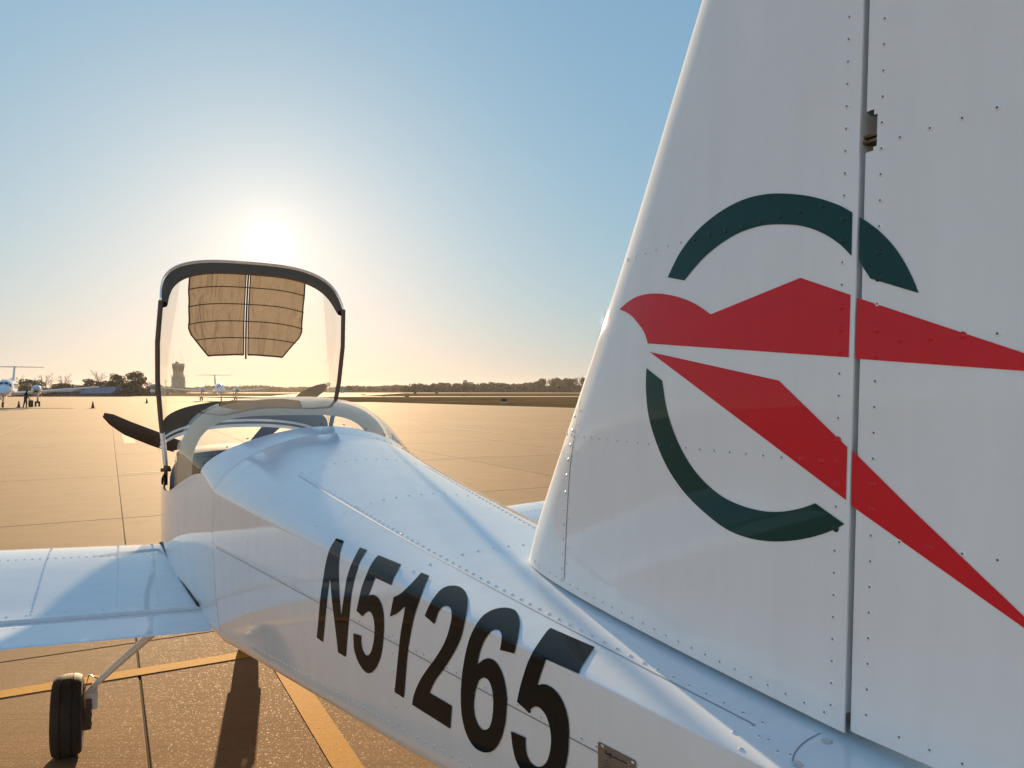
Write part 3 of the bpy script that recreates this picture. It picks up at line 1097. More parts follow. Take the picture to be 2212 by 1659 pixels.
# screws holding the rear window, each its own part
for a in AN[3:-3:3]:
    p = rear_glass(a, 0.03)
    rivet_obj(p, Vector((p.x, -0.2, 0.5)), rw, M['dark'], 1.5).name = 'screw'
for a in AN[4:-4:4]:
    p = rear_glass(a, 0.985)
    rivet_obj(p, Vector((p.x, -0.1, 0.5)), rw, M['dark'], 1.6).name = 'screw'
for t in np.linspace(0.06, 0.95, 9):
    p = lerp(c_aft(-math.pi / 2), c_hoop(-math.pi / 2), t) + Vector((-0.014, 0, -0.016))
    rivet_obj(p, Vector((-1, 0, 0.1)), rw, M['dark'], 1.1).name = 'screw'

# --- decals --------------------------------------------------------------
def decal(name, loops, proj, nrm, off, m, parent, level=3):
    ls = [[Vector((p[0], p[1], 0)) for p in lp] for lp in loops]
    tris = tessellate_polygon(ls)
    flat = [v for lp in ls for v in lp]
    V = [tuple(v[:2]) for v in flat]
    T = [tuple(t) for t in tris]
    for _ in range(level):
        cache, T2 = {}, []
        def mid(i, j):
            k = (min(i, j), max(i, j))
            if k not in cache:
                V.append(((V[i][0] + V[j][0]) / 2, (V[i][1] + V[j][1]) / 2)); cache[k] = len(V) - 1
            return cache[k]
        for a, b, c in T:
            x, y, z = mid(a, b), mid(b, c), mid(c, a)
            T2 += [(a, x, z), (x, b, y), (z, y, c), (x, y, z)]
        T = T2
    P = []
    for v in V:
        p = proj(*v)
        P.append(p + nrm(p).normalized() * off)
    fs = []
    for a, b, c in T:
        n = (P[b] - P[a]).cross(P[c] - P[a])
        fs.append((a, b, c) if n.dot(nrm(P[a])) >= 0 else (a, c, b))
    o = mesh(name, P, fs, m, parent, True)
    if len(o.data.vertices) == len(P):
        o.data.normals_split_custom_set_from_vertices([tuple(nrm(p).normalized()) for p in P])
    return o

for k, lps in LETTERS.items():
    loops = [[lay(p) for p in outline(lp)] for lp in lps]
    decal('registration_letter', loops, fus_hit, fus_nrm, 0.0016, M['black_vinyl'], root, 3)

# data plate below the side seam
plate = None
def plate_poly(pts, off, m, name, parent, level=2):
    return decal(name, [pts], fus_hit, fus_nrm, off, m, parent, level)
plate = plate_poly([(1293, 1603), (1296, 1602), (1371, 1641), (1375, 1645), (1374, 1740), (1293, 1690)], 0.0012, M['plate'], 'data_plate', root)
def cp(x, y): return (0.7315 * (1700 + x * 0.13562), 0.7315 * (2120 + y * 0.13565))
sp1 = smooth_path([(700,690),(672,715),(668,745),(690,772),(730,785),(765,800),(795,815)])
sp2 = smooth_path([(795,815),(775,845),(750,868)])
def brush(path, w):
    L, R_ = [], []
    n = len(path)
    for i, p in enumerate(path):
        a = Vector((*path[max(i - 1, 0)], 0)); b = Vector((*path[min(i + 1, n - 1)], 0))
        t = (b - a).normalized()
        ww = w * math.sin(math.pi * (i + 0.6) / (n + 0.2)) ** 0.6
        L.append((p[0] - t.y * ww, p[1] + t.x * ww)); R_.append((p[0] + t.y * ww, p[1] - t.x * ww))
    return L + R_[::-1]
plate_poly([cp(*p) for p in brush(sp1, 14)], 0.0018, M['ink'], 'engraved_mark', plate, 1)
plate_poly([cp(*p) for p in brush(sp2 + [], 12)], 0.0018, M['ink'], 'engraved_mark', plate, 1)
plate_poly([cp(*p) for p in brush(smooth_path([(735,770),(765,772),(790,790),(800,815)]), 12)], 0.0018, M['ink'], 'engraved_mark', plate, 1)
for x0, y0, x1, y1, w in ((820,838,1140,985,13), (675,905,735,935,7), (640,950,780,1020,5), (620,1005,800,1090,5), (570,925,600,940,4), (600,1060,760,1140,5)):
    n_ = max(2, int((x1 - x0) / 26))
    for k in range(n_):
        a, b = k / n_, (k + 0.78) / n_
        xa, ya, xb, yb = x0 + (x1 - x0) * a, y0 + (y1 - y0) * a, x0 + (x1 - x0) * b, y0 + (y1 - y0) * b
        plate_poly([cp(xa, ya - w), cp(xb, yb - w), cp(xb, yb + w), cp(xa, ya + w)], 0.0018, M['ink'], 'engraved_line', plate, 0)
for q in ((1302, 1612), (1368, 1648)):
    p = fus_hit(*q); rivet_obj(p + fus_nrm(p).normalized() * 0.001, fus_nrm(p), plate, M['metal'], 0.9)
# screws of the tail fairing
for q, sc, m_ in (((1785, 1602), 2.0, M['metal']), ((1722, 1652), 2.0, M['metal'])):
    p = fus_hit(*q); rivet_obj(p, fus_nrm(p), root, m_, sc).name = 'fairing_screw'
for q in ((1640, 1592), (1625, 1570), (1585, 1582), (1600, 1618), (1680, 1625), (1660, 1600), (1707, 1632)):
    p = fus_hit(*q); rivet_obj(p, fus_nrm(p), root)
mb = MB()
pts = [fus_hit(*q) for q in smooth_path([(1712,1645),(1716,1630),(1728,1613),(1748,1597),(1772,1585)], n=4)]
surf_strip(pts, [fus_nrm(p) for p in pts], 0.0014, 0.0007, mb)
mb.build('panel_seam', M['seam'], root)

# --- fin and rudder ------------------------------------------------------
fle = smoothtab([1.335, 1.36, 1.42, 1.505, 1.659, 1.905, 2.244, 2.42, 2.50, 2.535], [1.322, 1.312, 1.284, 1.236, 1.143, 0.995, 0.811, 0.715, 0.655, 0.58])
fte = tab([1.3, 2.54], [0.03, 0.13])
SH = 0.535
def fsh(z): return 0.5515 - 0.021 * (z - 1.31) / 0.8
def naca(x):
    x = max(0.0, min(1.0, x))
    return 5 * (0.2969 * math.sqrt(x) - 0.126 * x - 0.3516 * x**2 + 0.2843 * x**3 - 0.1036 * x**4)
def fin_h(s, z):
    le, te = fle(z), fte(z)
    return 0.074 * (le - te) * naca((le - s) / (le - te))
def fin_hit(px, py):
    l = -0.035
    for _ in range(7):
        p = on_l(px, py, l)
        l = -fin_h(min(p.y, fle(p.z) - 0.0005), p.z)
    return on_l(px, py, l)
def fin_nrm(p):
    e = 0.003
    s, z = min(p.y, fle(p.z) - 0.004), p.z
    ds = (fin_h(s + e, z) - fin_h(s - e, z)) / (2 * e)
    dz = (fin_h(s, z + e) - fin_h(s, z - e)) / (2 * e)
    return Vector((-1, -ds, -dz))
def zbase(s):
    return 1.3155 + (1.3475 - 1.3155) * (s - SH) / (1.317 - SH)
zz = list(np.linspace(0, 1, 41))
mb = MB()
rows = []
for q in zz:
    r = []
    z_le = zbase(1.317) + (2.535 - zbase(1.317)) * q
    NCH = 26
    for k in range(NCH + 1):
        x = (k / NCH) ** 1.8
        le = fle(z_le)
        s = le - (le - fsh(z_le)) * x
        z = zbase(s) + (2.535 - zbase(s)) * q
        lez = fle(z)
        s = lez - (lez - fsh(z)) * x
        z = zbase(s) + (2.535 - zbase(s)) * q
        r.append(Vector((-fin_h(s, z), s, z)))
    back = [Vector((-p.x, p.y, p.z)) for p in reversed(r[1:])]
    rows.append(r[::-1] + back[::-1])          # left aft -> nose -> right aft
mb.loft(rows)
# turned-in aft flange and closed ends
aftL = [r[0] for r in rows]; aftR = [r[-1] for r in rows]
mb.loft([aftL, [p + Vector((0.0022, -0.0002, 0)) for p in aftL], [p + Vector((0.006, 0.03, 0)) for p in aftL],
         [p + Vector((-0.006, 0.03, 0)) for p in aftR], [p + Vector((-0.0022, -0.0002, 0)) for p in aftR], aftR])
mb.add(rows[0], [tuple(range(len(rows[0])))])
mb.add(rows[-1], [tuple(range(len(rows[-1])))])
fin = mb.build('fin', M['white_fin'], root, True, 40)
# rudder with a rounded nose and a notch round the upper hinge
def fsr(z): return fsh(z) - 0.0014
SR = 0.538
NZ0, NZ1, NS = 1.945, 1.989, 0.516
zr = sorted(set([round(v, 4) for v in list(np.linspace(1.321, 2.53, 40))] + [NZ0, NZ0 + 0.004, NZ1 - 0.006, NZ1]))
def rud_l(s, z):
    d = fsr(z) - s
    base = fin_h(s, z)
    nose = 0.0075
    if d < nose:
        return base * math.sqrt(max(0.0, 1 - (1 - d / nose) ** 2)) * 0.99
    return base * 0.99
def rudder_side(sg):
    vs, fs = [], []
    cols = []
    for z in zr:
        te = fte(z)
        R0 = fsr(z)
        xs = [R0, R0 - 0.0004, R0 - 0.0013, R0 - 0.003, R0 - 0.0055, R0 - 0.009, R0 - 0.015, R0 - 0.019] + [R0 - 0.019 - (R0 - 0.019 - te) * q for q in (0.1, 0.25, 0.45, 0.65, 0.85, 1.0)]
        cols.append(len(xs))
        vs += [Vector((sg * rud_l(s, z), s, z)) for s in xs]
    n = cols[0]
    for i in range(len(zr) - 1):
        for j in range(n - 1):
            zc = (zr[i] + zr[i + 1]) / 2
            if NZ0 < zc < NZ1 and j < 7:
                if not (j >= 6 and (zc < NZ0 + 0.004 or zc > NZ1 - 0.006)):
                    continue
            a = i * n + j
            fs.append((a, a + 1, a + 1 + n, a + n) if sg < 0 else (a + n, a + 1 + n, a + 1, a))
    return vs, fs, n
mb = MB()
vL, fL, nL = rudder_side(-1); vR, fR, nR = rudder_side(1)
mb.add(vL, fL); mb.add(vR, fR)
bot = vL[:nL] + vR[:nR][::-1]
mb.add(bot, [tuple(range(len(bot)))])
rudder = mb.build('rudder', M['white_fin'], root, True, 40)
mb = MB()
mb.box((0, NS - 0.012, (NZ0 + NZ1) / 2), (0.05, 0.004, 0.10))
mb.build('rudder_spar', M['bronze'], rudder)
mb = MB()
mb.box((0.0, 0.525, 1.966), (0.036, 0.034, 0.003))
mb.box((-0.002, 0.525, 1.960), (0.034, 0.034, 0.003))
mb.tube([(0.0, 0.527, 1.950), (0.0, 0.527, 1.978)], 0.004, 8)
mb.build('hinge_bracket', M['bronze'], fin, True, 40)
mb = MB()
zs_ = np.linspace(1.335, 2.5, 30)
mb.loft([[Vector((sg_ * (fin_h(fsh(z_), z_) - 0.004), fsh(z_) + 0.0035, z_)) for z_ in zs_] for sg_ in (-1, 1)])
mb.build('fin_spar', M['white_fin'], fin)

# emblem
def rud_hit(px, py):
    l = -0.03
    for _ in range(7):
        p = on_l(px, py, l)
        l = -rud_l(min(p.y, fsr(p.z) - 0.009), p.z)
    return on_l(px, py, l)
def rud_nrm(p):
    e = 0.002
    s, z = min(p.y, fsr(p.z) - 0.010), p.z
    ds = (rud_l(s + e, z) - rud_l(s - e, z)) / (2 * e)
    return Vector((-1, -ds, 0))
POLYS = []
def fd(name, segs, m):
    POLYS.append((m, outline(segs)))
    decal(name, [outline(segs)], fin_hit, fin_nrm, 0.0007, m, fin, 3)
def rd(name, segs, m):
    POLYS.append((m, outline(segs)))
    decal(name, [outline(segs)], rud_hit, rud_nrm, 0.0007, m, rudder, 3)
fd('emblem_ring', [[(1443,599),(1470,545),(1510,495),(1560,455),(1610,430),(1660,419),(1710,419),(1760,426),(1810,442),(1842,459)],
   [(1842,459),(1840,553)], [(1840,553),(1815,528),(1780,505),(1740,490),(1700,485),(1650,487),(1600,502),(1560,525),(1525,553),(1500,580),(1479,606)], [(1479,606),(1443,599)]], M['green'])
rd('emblem_ring', [[(1858,470),(1871,477),(1900,499),(1930,530),(1955,567),(1975,607),(1985,633)], [(1985,633),(1881,602)], [(1881,602),(1868,582),(1857,563)], [(1857,563),(1858,470)]], M['green'])
fd('emblem_bird', [[(1339,668),(1360,650),(1385,638),(1420,634),(1460,640),(1500,655),(1536,679)], [(1536,679),(1730,600)], [(1730,600),(1838,637)], [(1838,637),(1834,772)], [(1834,772),(1400,742)],
   [(1400,742),(1393,720),(1380,700),(1362,680),(1339,668)]], M['red'])
rd('emblem_bird', [[(1852,643),(2362,812)], [(2362,812),(1849,775)], [(1849,775),(1852,643)]], M['red'])
fd('emblem_bird', [[(1404,760),(1683,822)], [(1683,822),(1831,966)], [(1831,966),(1828,1080)], [(1828,1080),(1404,760)]], M['red'])
rd('emblem_bird', [[(1842,973),(1967,1097)], [(1967,1097),(2314,1428)], [(2314,1428),(1866,1111)], [(1866,1111),(1840,1092)], [(1840,1092),(1842,973)]], M['red'])
fd('emblem_ring', [[(1397,795),(1396,840),(1402,900),(1420,960),(1445,1015),(1480,1065),(1520,1105),(1565,1140),(1610,1160),(1660,1169),(1710,1168),(1755,1160),(1795,1147),(1825,1132)],
   [(1825,1132),(1762,1087)], [(1762,1087),(1730,1098),(1690,1105),(1650,1104),(1605,1093),(1565,1075),(1530,1048),(1500,1015),(1475,975),(1455,930),(1440,880),(1431,822)], [(1431,822),(1397,795)]], M['green'])

# rivets of fin and rudder, one by one; over the emblem they are under its vinyl
def vinyl_at(p):
    x, y = px_of(*p)
    for m_, pl in POLYS:
        if in_poly(x, y, pl): return m_
    return None
def fin_rivet(s, z):
    p = Vector((-fin_h(s, z), s, z))
    m_ = vinyl_at(p)
    rivet_obj(p + fin_nrm(p).normalized() * (0.0006 if m_ else 0), fin_nrm(p), fin, m_, 1.25 if m_ else 1.0)
def rud_rivet(s, z):
    p = Vector((-rud_l(s, z), s, z))
    m_ = vinyl_at(p)
    rivet_obj(p + rud_nrm(p).normalized() * (0.0006 if m_ else 0), rud_nrm(p), rudder, m_, 1.25 if m_ else 1.0)
for z in np.arange(1.341, 2.42, 0.0245): fin_rivet(fsh(z) + 0.016, z)
for z in np.arange(1.346, 2.42, 0.0272): rud_rivet(fsr(z) - 0.025, z)
for zrow, n in ((1.90, 0.030), (1.61, 0.0275)):
    s = 0.58
    while s < fle(zrow) - 0.012: fin_rivet(s, zrow); s += n
s = 0.575
while s < 1.27: fin_rivet(s, zbase(s) + 0.013); s += 0.0262
for zrow in (1.95, 1.742, 1.535, 1.337):
    s = 0.488
    while s > 0.12: rud_rivet(s, zrow); s -= 0.031
# leading-edge cuff: a seam and its row of screws
mb = MB()
cuff = smooth_path([(1252,862),(1243,930),(1232,1010),(1226,1100),(1222,1180),(1219,1252)], n=5)
pts = [fin_hit(*q) for q in cuff]
surf_strip(pts, [fin_nrm(p) for p in pts], 0.0022, 0.0007, mb)
mb.build('panel_seam', M['seam'], fin)
for k in range(3, len(cuff), 2):
    p = fin_hit(cuff[k][0] - 6, cuff[k][1]); rivet_obj(p, fin_nrm(p), fin, M['metal'], 1.0)
    p = fin_hit(cuff[k][0] + 5, cuff[k][1] - 12); rivet_obj(p, fin_nrm(p), fin, None, 0.8)

# stabilator, low behind the fin
mb = MB()
def foil_ring(l, s_le, ch, z, th, n=18):
    r = []
    for k in range(n):
        a = 2 * math.pi * k / n
        x = (1 + math.cos(a)) / 2
        y = naca(x) * th * ch * (1 if math.sin(a) >= 0 else -1)
        r.append(Vector((l, s_le - ch * x, z + y)))
    return r
for sg in (-1, 1):
    b2 = MB()
    b2.loft([foil_ring(sg * l, 0.30, 0.66, 1.20, 0.075) for l in (0.12, 0.5, 0.9, 1.20)] + [foil_ring(sg * 1.23, 0.27, 0.58, 1.20, 0.05)], closed=True, cap=True)
    b2.build('stabilator', M['white'], root, True, 50)

# --- wings ---------------------------------------------------------------
DIH = math.tan(rad(3.0))
WC, WTE = 1.471, 3.143
w_up = smoothtab([3.143, 3.45, 3.8, 4.15, 4.38, 4.52, 4.585, 4.608, 4.614], [0.787, 0.800, 0.843, 0.882, 0.890, 0.876, 0.852, 0.830, 0.812])
w_lo = smoothtab([3.143, 3.45, 3.8, 4.2, 4.42, 4.53, 4.59, 4.608, 4.614], [0.784, 0.752, 0.722, 0.712, 0.722, 0.744, 0.775, 0.796, 0.812])
def wing_pt(l, s, upper=True):
    return Vector((l, s, (w_up(s) if upper else w_lo(s)) + (abs(l) - 1.157) * DIH))
HINGE_S = 3.452
def make_wing(sg):
    rows = []
    xs = [1 - (1 - k / 22) ** 1.0 for k in range(23)]
    def prof(l, s_aft):
        up = []
        n = 26
        xa = (WTE + WC - s_aft) / WC
        for k in range(n + 1):
            x = xa * (1 - k / n) ** 1.7 if False else xa * ((n - k) / n) ** 1.7
            up.append(wing_pt(l, WTE + WC - x * WC, True))
        lo = []
        for k in range(1, n + 1):
            x = xa * (k / n) ** 1.7
            lo.append(wing_pt(l, WTE + WC - x * WC, False))
        return up + lo
    b = MB()
    ls = [0.40, 0.6, 0.9, 1.2, 1.6, 2.2, 3.0, 3.9]
    rows = [prof(sg * l, HINGE_S) for l in ls]
    tip = [Vector((sg * 4.02, p.y * 0.97 + 3.95 * 0.03, (p.z - 0.95) * 0.45 + 0.955)) for p in rows[-1]]
    b.loft(rows + [tip], closed=True, cap=True)
    w = b.build('wing', M['white'], root, True, 40)
    f = MB()
    def flap(l):
        r = []
        up = [(HINGE_S - 0.024, -0.016), (HINGE_S - 0.028, -0.006), (HINGE_S - 0.036, 0.0)] + [(s, 0) for s in np.linspace(HINGE_S - 0.07, WTE, 10)]
        for s, dz in up:
            p = wing_pt(l, s, True); p.z += dz - 0.007; r.append(p)
        for s in np.linspace(WTE + 0.01, HINGE_S - 0.012, 6):
            p = wing_pt(l, s, False); p.z = min(p.z, r[-1].z if False else p.z); r.append(p)
        return r
    f.loft([flap(sg * l) for l in (0.425, 0.9, 1.5, 2.4, 3.9)], closed=True, cap=True)
    fl = f.build('flaperon', M['white'], w, True, 40)
    # rivets
    rr = Rivets(0.0056)
    def wn_(l, s):
        e = 0.01
        n = (wing_pt(l + e, s) - wing_pt(l - e, s)).cross(wing_pt(l, s + e) - wing_pt(l, s - e))
        return n if n.z > 0 else -n
    for l in (0.60, 0.76, 1.06, 1.38, 1.75, 2.1):
        for s in np.arange(3.50, 4.56, 0.034): rr.put(wing_pt(sg * l, s), wn_(sg * l, s))
    for s, st in ((3.49, 0.066), (4.20, 0.032), (4.50, 0.06)):
        l = 0.48
        while l < 2.3:
            rr.put(wing_pt(sg * l, s), wn_(sg * l, s)); l += st
    rr.build(w)
    r2 = Rivets(0.0048)
    l = 0.5
    while l < 2.0:
        p = wing_pt(sg * l, HINGE_S - 0.05); p.z -= 0.004; r2.put(p, wn_(sg * l, HINGE_S - 0.05)); l += 0.06
    r2.build(fl)
    # rubber seal along the wing root
    sl_ = MB()
    def l_root(s): return fside(min(s, 3.3), 0.8) * 0 + float(np.interp(s, [3.43, 3.8, 4.2, 4.6], [0.443, 0.497, 0.539, 0.556]))
    pts = [wing_pt(sg * l_root(s), s) + Vector((0, 0, 0.004)) for s in np.arange(3.45, 4.60, 0.04)]
    sl_.tube(pts, 0.008, 6)
    sl_.build('root_seal', M['seal'], w, True)
    return w
wl = make_wing(-1)
wr = make_wing(1)

# --- landing gear --------------------------------------------------------
def wheel(center, r, w, parent, axis='X'):
    mb = MB()
    prof = [(-0.36, 0.60), (-0.46, 0.70), (-0.5, 0.82), (-0.46, 0.92), (-0.34, 0.975), (-0.20, 1.0), (-0.19, 0.985), (-0.17, 0.985), (-0.16, 1.0),
            (0, 1.005), (0.16, 1.0), (0.17, 0.985), (0.19, 0.985), (0.20, 1.0), (0.34, 0.975), (0.46, 0.92), (0.5, 0.82), (0.46, 0.70), (0.36, 0.60)]
    c = Vector(center)
    rings = [[c + Vector((x * w, r * q * math.cos(2 * math.pi * k / 36), r * q * math.sin(2 * math.pi * k / 36))) for k in range(36)] for x, q in prof]
    mb.loft(rings, closed=True)
    t = mb.build('wheel', M['tyre'], parent, True, 35)
    mb = MB()
    for sx in (-1, 1):
        pr = [(0.38, 0.62), (0.30, 0.52), (0.33, 0.3), (0.42, 0.18), (0.42, 0.001)]
        mb.loft([[c + Vector((sx * x * w, r * q * math.cos(2 * math.pi * k / 24), r * q * math.sin(2 * math.pi * k / 24))) for k in range(24)] for x, q in pr], closed=True)
    mb.build('rim', M['metal'], t, True, 40)
    return t
WL = Vector((-0.985, 4.02, 0.180))
for sg in (-1, 1):
    c = Vector((sg * 0.962, 4.02, 0.180))
    wheel(c, 0.182, 0.126, root)
    leg = MB()
    pts = [(sg * 0.30, 3.99, 0.70), (sg * 0.52, 4.0, 0.585), (sg * 0.78, 4.02, 0.365), (sg * 0.845, 4.02, 0.31), (sg * 0.868, 4.02, 0.265), (sg * 0.872, 4.02, 0.19)]
    leg.tube(pts, [0.046, 0.042, 0.034, 0.031, 0.030, 0.030], n=12, squash=(1.0, 0.48))
    g = leg.build('gear_leg', M['white'], root, True, 40)
    br = MB()
    br.box((sg * 0.882, 4.01, 0.18), (0.035, 0.10, 0.13), bev=0.006)
    br.box((sg * 0.895, 4.0, 0.20), (0.05, 0.06, 0.07), bev=0.006)
    br.tube([(sg * 0.885, 4.02, 0.18), (sg * 0.96, 4.02, 0.18)], 0.02, 10)
    for dz in (-0.04, 0.0, 0.04):
        br.tube([(sg * 0.862, 3.975, 0.18 + dz), (sg * 0.872, 3.975, 0.18 + dz)], 0.008, 6)
    br.build('brake_caliper', M['dark'], g, True, 40)
    ln = MB()
    ln.tube([(sg * 0.84, 3.985, 0.34), (sg * 0.875, 3.965, 0.37), (sg * 0.893, 3.955, 0.30), (sg * 0.888, 3.96, 0.22)], 0.004, 6)
    ln.build('brake_line', M['metal'], g, True)
# nose gear
mb = MB()
mb.tube([(0, 5.42, 0.72), (0, 5.36, 0.5), (0, 5.30, 0.38)], [0.035, 0.03, 0.028], n=10)
for sx in (-1, 1):
    mb.tube([(0, 5.30, 0.38), (sx * 0.075, 5.28, 0.33), (sx * 0.075, 5.18, 0.155)], 0.016, 8)
mb.build('nose_gear_leg', M['metal'], root, True, 40)
wheel((0, 5.18, 0.152), 0.154, 0.11, root)

# --- canopy, tipped up on its front hinge --------------------------------
HG = Vector((0, 5.19, 1.185))
can = empty('canopy', HG, root)
can.rotation_euler = (rad(-70), 0, 0)
def cbow(a, inset=0.0, ds=0.0):
    l, z = arch(a, 0.545 - inset, 1.22, 0.46 - inset, 3.0)
    k = max(0, math.cos(a))
    return Vector((l, 4.10 - 0.17 * (z - 1.22) / 0.46 + ds, z)) - HG
def cfront(a, inset=0.0, ds=0.0):
    l, z = arch(a, 0.525 - inset, 1.265, 0.185, 2.2)
    return Vector((l, 4.95 - 0.10 * (z - 1.265) / 0.185 + ds, z)) - HG
def cglass(a, v, off=0.0):
    p = lerp(cbow(a), cfront(a), v)
    b = 0.085 * math.sin(math.pi * min(1, v)) * max(0, math.cos(a)) ** 0.6
    side = 0.035 * math.sin(math.pi * v) * math.copysign(abs(math.sin(a)) ** 2, a)
    q = p + Vector((side, 0, b))
    if off:
        q = q - Vector((math.sin(a) * off, 0, math.cos(a) * off))
    return q
mb = MB(); mb.loft([[cglass(a, v) for a in AN] for v in np.linspace(0, 1, 17)])
mb.build('canopy_glass', M['canopy_glass'], can, True)
# rear bow
mb = MB()
def bw(a): return 0.034 + 0.040 * max(0, math.cos(a)) ** 0.5
o1 = [cbow(a, 0.004) for a in AN]
i1 = [cbow(a, bw(a), 0.012) for a in AN]
i2 = [cbow(a, bw(a), 0.034) for a in AN]
o2 = [cbow(a, 0.006, 0.045) for a in AN]
mb.loft([o1, i1, i2, o2, o1])
mb.build('rear_bow', simple('bow_lining', (0.15, 0.112, 0.082), 0.9, spec=0.05, noise=0.12, nscale=12), can, True, 40)
# white fibreglass lip round the bow
mb = MB()
p1 = [cbow(a, -0.002, -0.016) for a in AN]; p2 = [cbow(a, -0.006, 0.012) for a in AN]; p3 = [cbow(a, 0.004, -0.016) for a in AN]
mb.loft([p3, p1, p2])
mb.build('bow_lip', M['white'], can, True)
# side rails down to the hinge
for sg in (-1, 1):
    path = [(0.545, 4.10, 1.22), (0.560, 4.35, 1.205), (0.556, 4.60, 1.20), (0.535, 4.85, 1.20), (0.515, 5.02, 1.195), (0.498, 5.19, 1.185)]
    pts = [Vector((sg * a, b, c)) - HG for a, b, c in [path[0]] + path[1:]]
    fine = []
    for i in range(len(pts) - 1):
        for k in range(4):
            fine.append(lerp(pts[i], pts[i + 1], k / 4))
    fine.append(pts[-1])
    r = MB()
    r.tube(fine[:15], 0.019, n=8, squash=(0.75, 1.25))
    ra = r.build('side_rail', M['dark'], can, True, 40)
    r = MB()
    r.tube(fine[14:], 0.021, n=8, squash=(0.7, 1.2))
    r.build('rail_foot', M['white'], can, True, 40)
    r = MB()
    r.tube([fine[9] + Vector((sg * 0.02, 0, 0.0)), fine[9] + Vector((sg * 0.045, 0, 0.0))], 0.014, 8)
    r.build('latch_pin', M['metal'], ra, True, 40)
    for k in range(1, 15):
        q = fine[k] + Vector((sg * 0.019, 0, 0.0))
        rivet_obj(q, Vector((sg, 0, 0)), ra, M['dark'], 1.3)
    hb = MB()
    hb.box((sg * 0.50, 5.19, 1.15), (0.02, 0.07, 0.12), bev=0.004)
    hb.box((sg * 0.495, 5.17, 1.20), (0.035, 0.10, 0.03), bev=0.004)
    hb.tube([(sg * 0.47, 5.19, 1.185), (sg * 0.53, 5.19, 1.185)], 0.012, 10)
    hb.build('canopy_hinge', M['dark'], root, True, 40)
# front bow: the dark underside of the windscreen fairing, white lips along its lower edge
def front_band(v0, v1, m, name, off=0.0):
    b = MB()
    rows = []
    for v in np.linspace(v0, v1, 4):
        rows.append([cfront(a) + Vector((cfront(a).x * 0.05 * v, 0.26 * v, -0.055 * v - 0.03 * v * v)) - Vector((0, 0, off)) for a in AN])
    b.loft(rows)
    o = b.build(name, m, can, True)
    return o
front_band(-0.10, 0.38, M['dark'], 'windscreen_fairing')
front_band(0.38, 0.44, M['white'], 'fairing_lip')
front_band(0.44, 0.50, M['dark'], 'fairing_seal')
front_band(0.50, 0.58, M['white'], 'fairing_lip')
# folding sunshades either side of the centre rod
def shade_edge(v):
    return float(np.interp(v, [0.0, 0.12, 0.45, 0.50, 0.66], [0.375, 0.380, 0.378, 0.36, 0.25]))
def at_l(l, v, off):
    lo, hi = 0.0, math.pi / 2
    for _ in range(22):
        m_ = (lo + hi) / 2
        if abs(cglass(m_, v).x) < abs(l): lo = m_
        else: hi = m_
    return cglass(math.copysign((lo + hi) / 2, l), v, off)
for sg in (-1, 1):
    vs_ = np.linspace(0.045, 0.66, 24)
    rows = []
    for v in vs_:
        e = shade_edge(v)
        sag = 0.004 * math.sin((v - 0.045) / 0.137 * math.pi) ** 2
        rows.append([at_l(sg * (0.014 + (e - 0.014) * q), v, 0.022 + sag + 0.003 * math.sin(9 * q + 14 * v)) for q in np.linspace(0, 1, 18)])
    b = MB(); b.loft(rows)
    sh = b.build('sunshade', M['fabric'], can, True)
    h = MB()
    edge = [r[-1] for r in rows]; inn = [r[0] for r in rows]
    h.tube(edge, 0.005, 6); h.tube(inn, 0.004, 6); h.tube(rows[-1], 0.006, 6); h.tube(rows[0], 0.004, 6)
    h.build('hem', M['hem'], sh, True)
    for v in (0.17, 0.295, 0.42, 0.54):
        e = shade_edge(v) + 0.006
        rd_ = MB(); rd_.tube([at_l(sg * (0.002 + e * q), v, 0.028) for q in np.linspace(0, 1, 10)], 0.0035, 6)
        rd_.build('batten', M['hem'], sh, True)
b = MB(); b.tube([at_l(0.0005, v, 0.024) for v in np.linspace(0.02, 0.69, 18)], 0.006, 8)
b.build('centre_rod', M['hem'], can, True)
b = MB(); b.box(at_l(0.0005, 0.055, 0.03), (0.13, 0.03, 0.025), bev=0.006); b.build('latch_block', M['hem'], can)

# ================================================================== BEHIND THE CAMERA: unseen metal building added to bounce sun onto the aircraft's shaded side
def ribbed():
    m, nt, p = mat('bounce_hangar_sheeting')
    tc = N(nt, 'ShaderNodeTexCoord')
    w = N(nt, 'ShaderNodeTexWave')
    w.inputs['Scale'].default_value = 3.0
    nt.links.new(tc.outputs['Object'], w.inputs['Vector'])
    mx = N(nt, 'ShaderNodeMix', data_type='RGBA')
    mx.inputs['A'].default_value = (0.68, 0.65, 0.61, 1)
    mx.inputs['B'].default_value = (0.76, 0.73, 0.69, 1)
    nt.links.new(w.outputs['Fac'], mx.inputs['Factor'])
    nt.links.new(mx.outputs['Result'], p.inputs['Base Color'])
    p.inputs['Roughness'].default_value = 0.7
    return m
M['sheeting'] = ribbed()
M['roof'] = simple('grey_metal_roof', (0.24, 0.25, 0.27), 0.5, noise=0.15, nscale=0.5)
bounce_hangar = empty('bounce_hangar', (-30, -36, 0), rz=rad(-32))
tag(bounce_hangar, 'unseen beige metal building added behind the camera to bounce sunlight', 'bounce_hangar')
mb = MB()
mb.box((0, -12, 6.0), (96, 24, 12)); mb.build('wall', M['sheeting'], bounce_hangar)
mb = MB()
mb.add([(-49, 1, 12), (49, 1, 12), (49, -12, 15), (-49, -12, 15), (-49, -25, 12), (49, -25, 12)], [(0, 1, 2, 3), (3, 2, 5, 4), (0, 3, 4), (1, 5, 2)])
mb.build('roof', M['roof'], bounce_hangar)
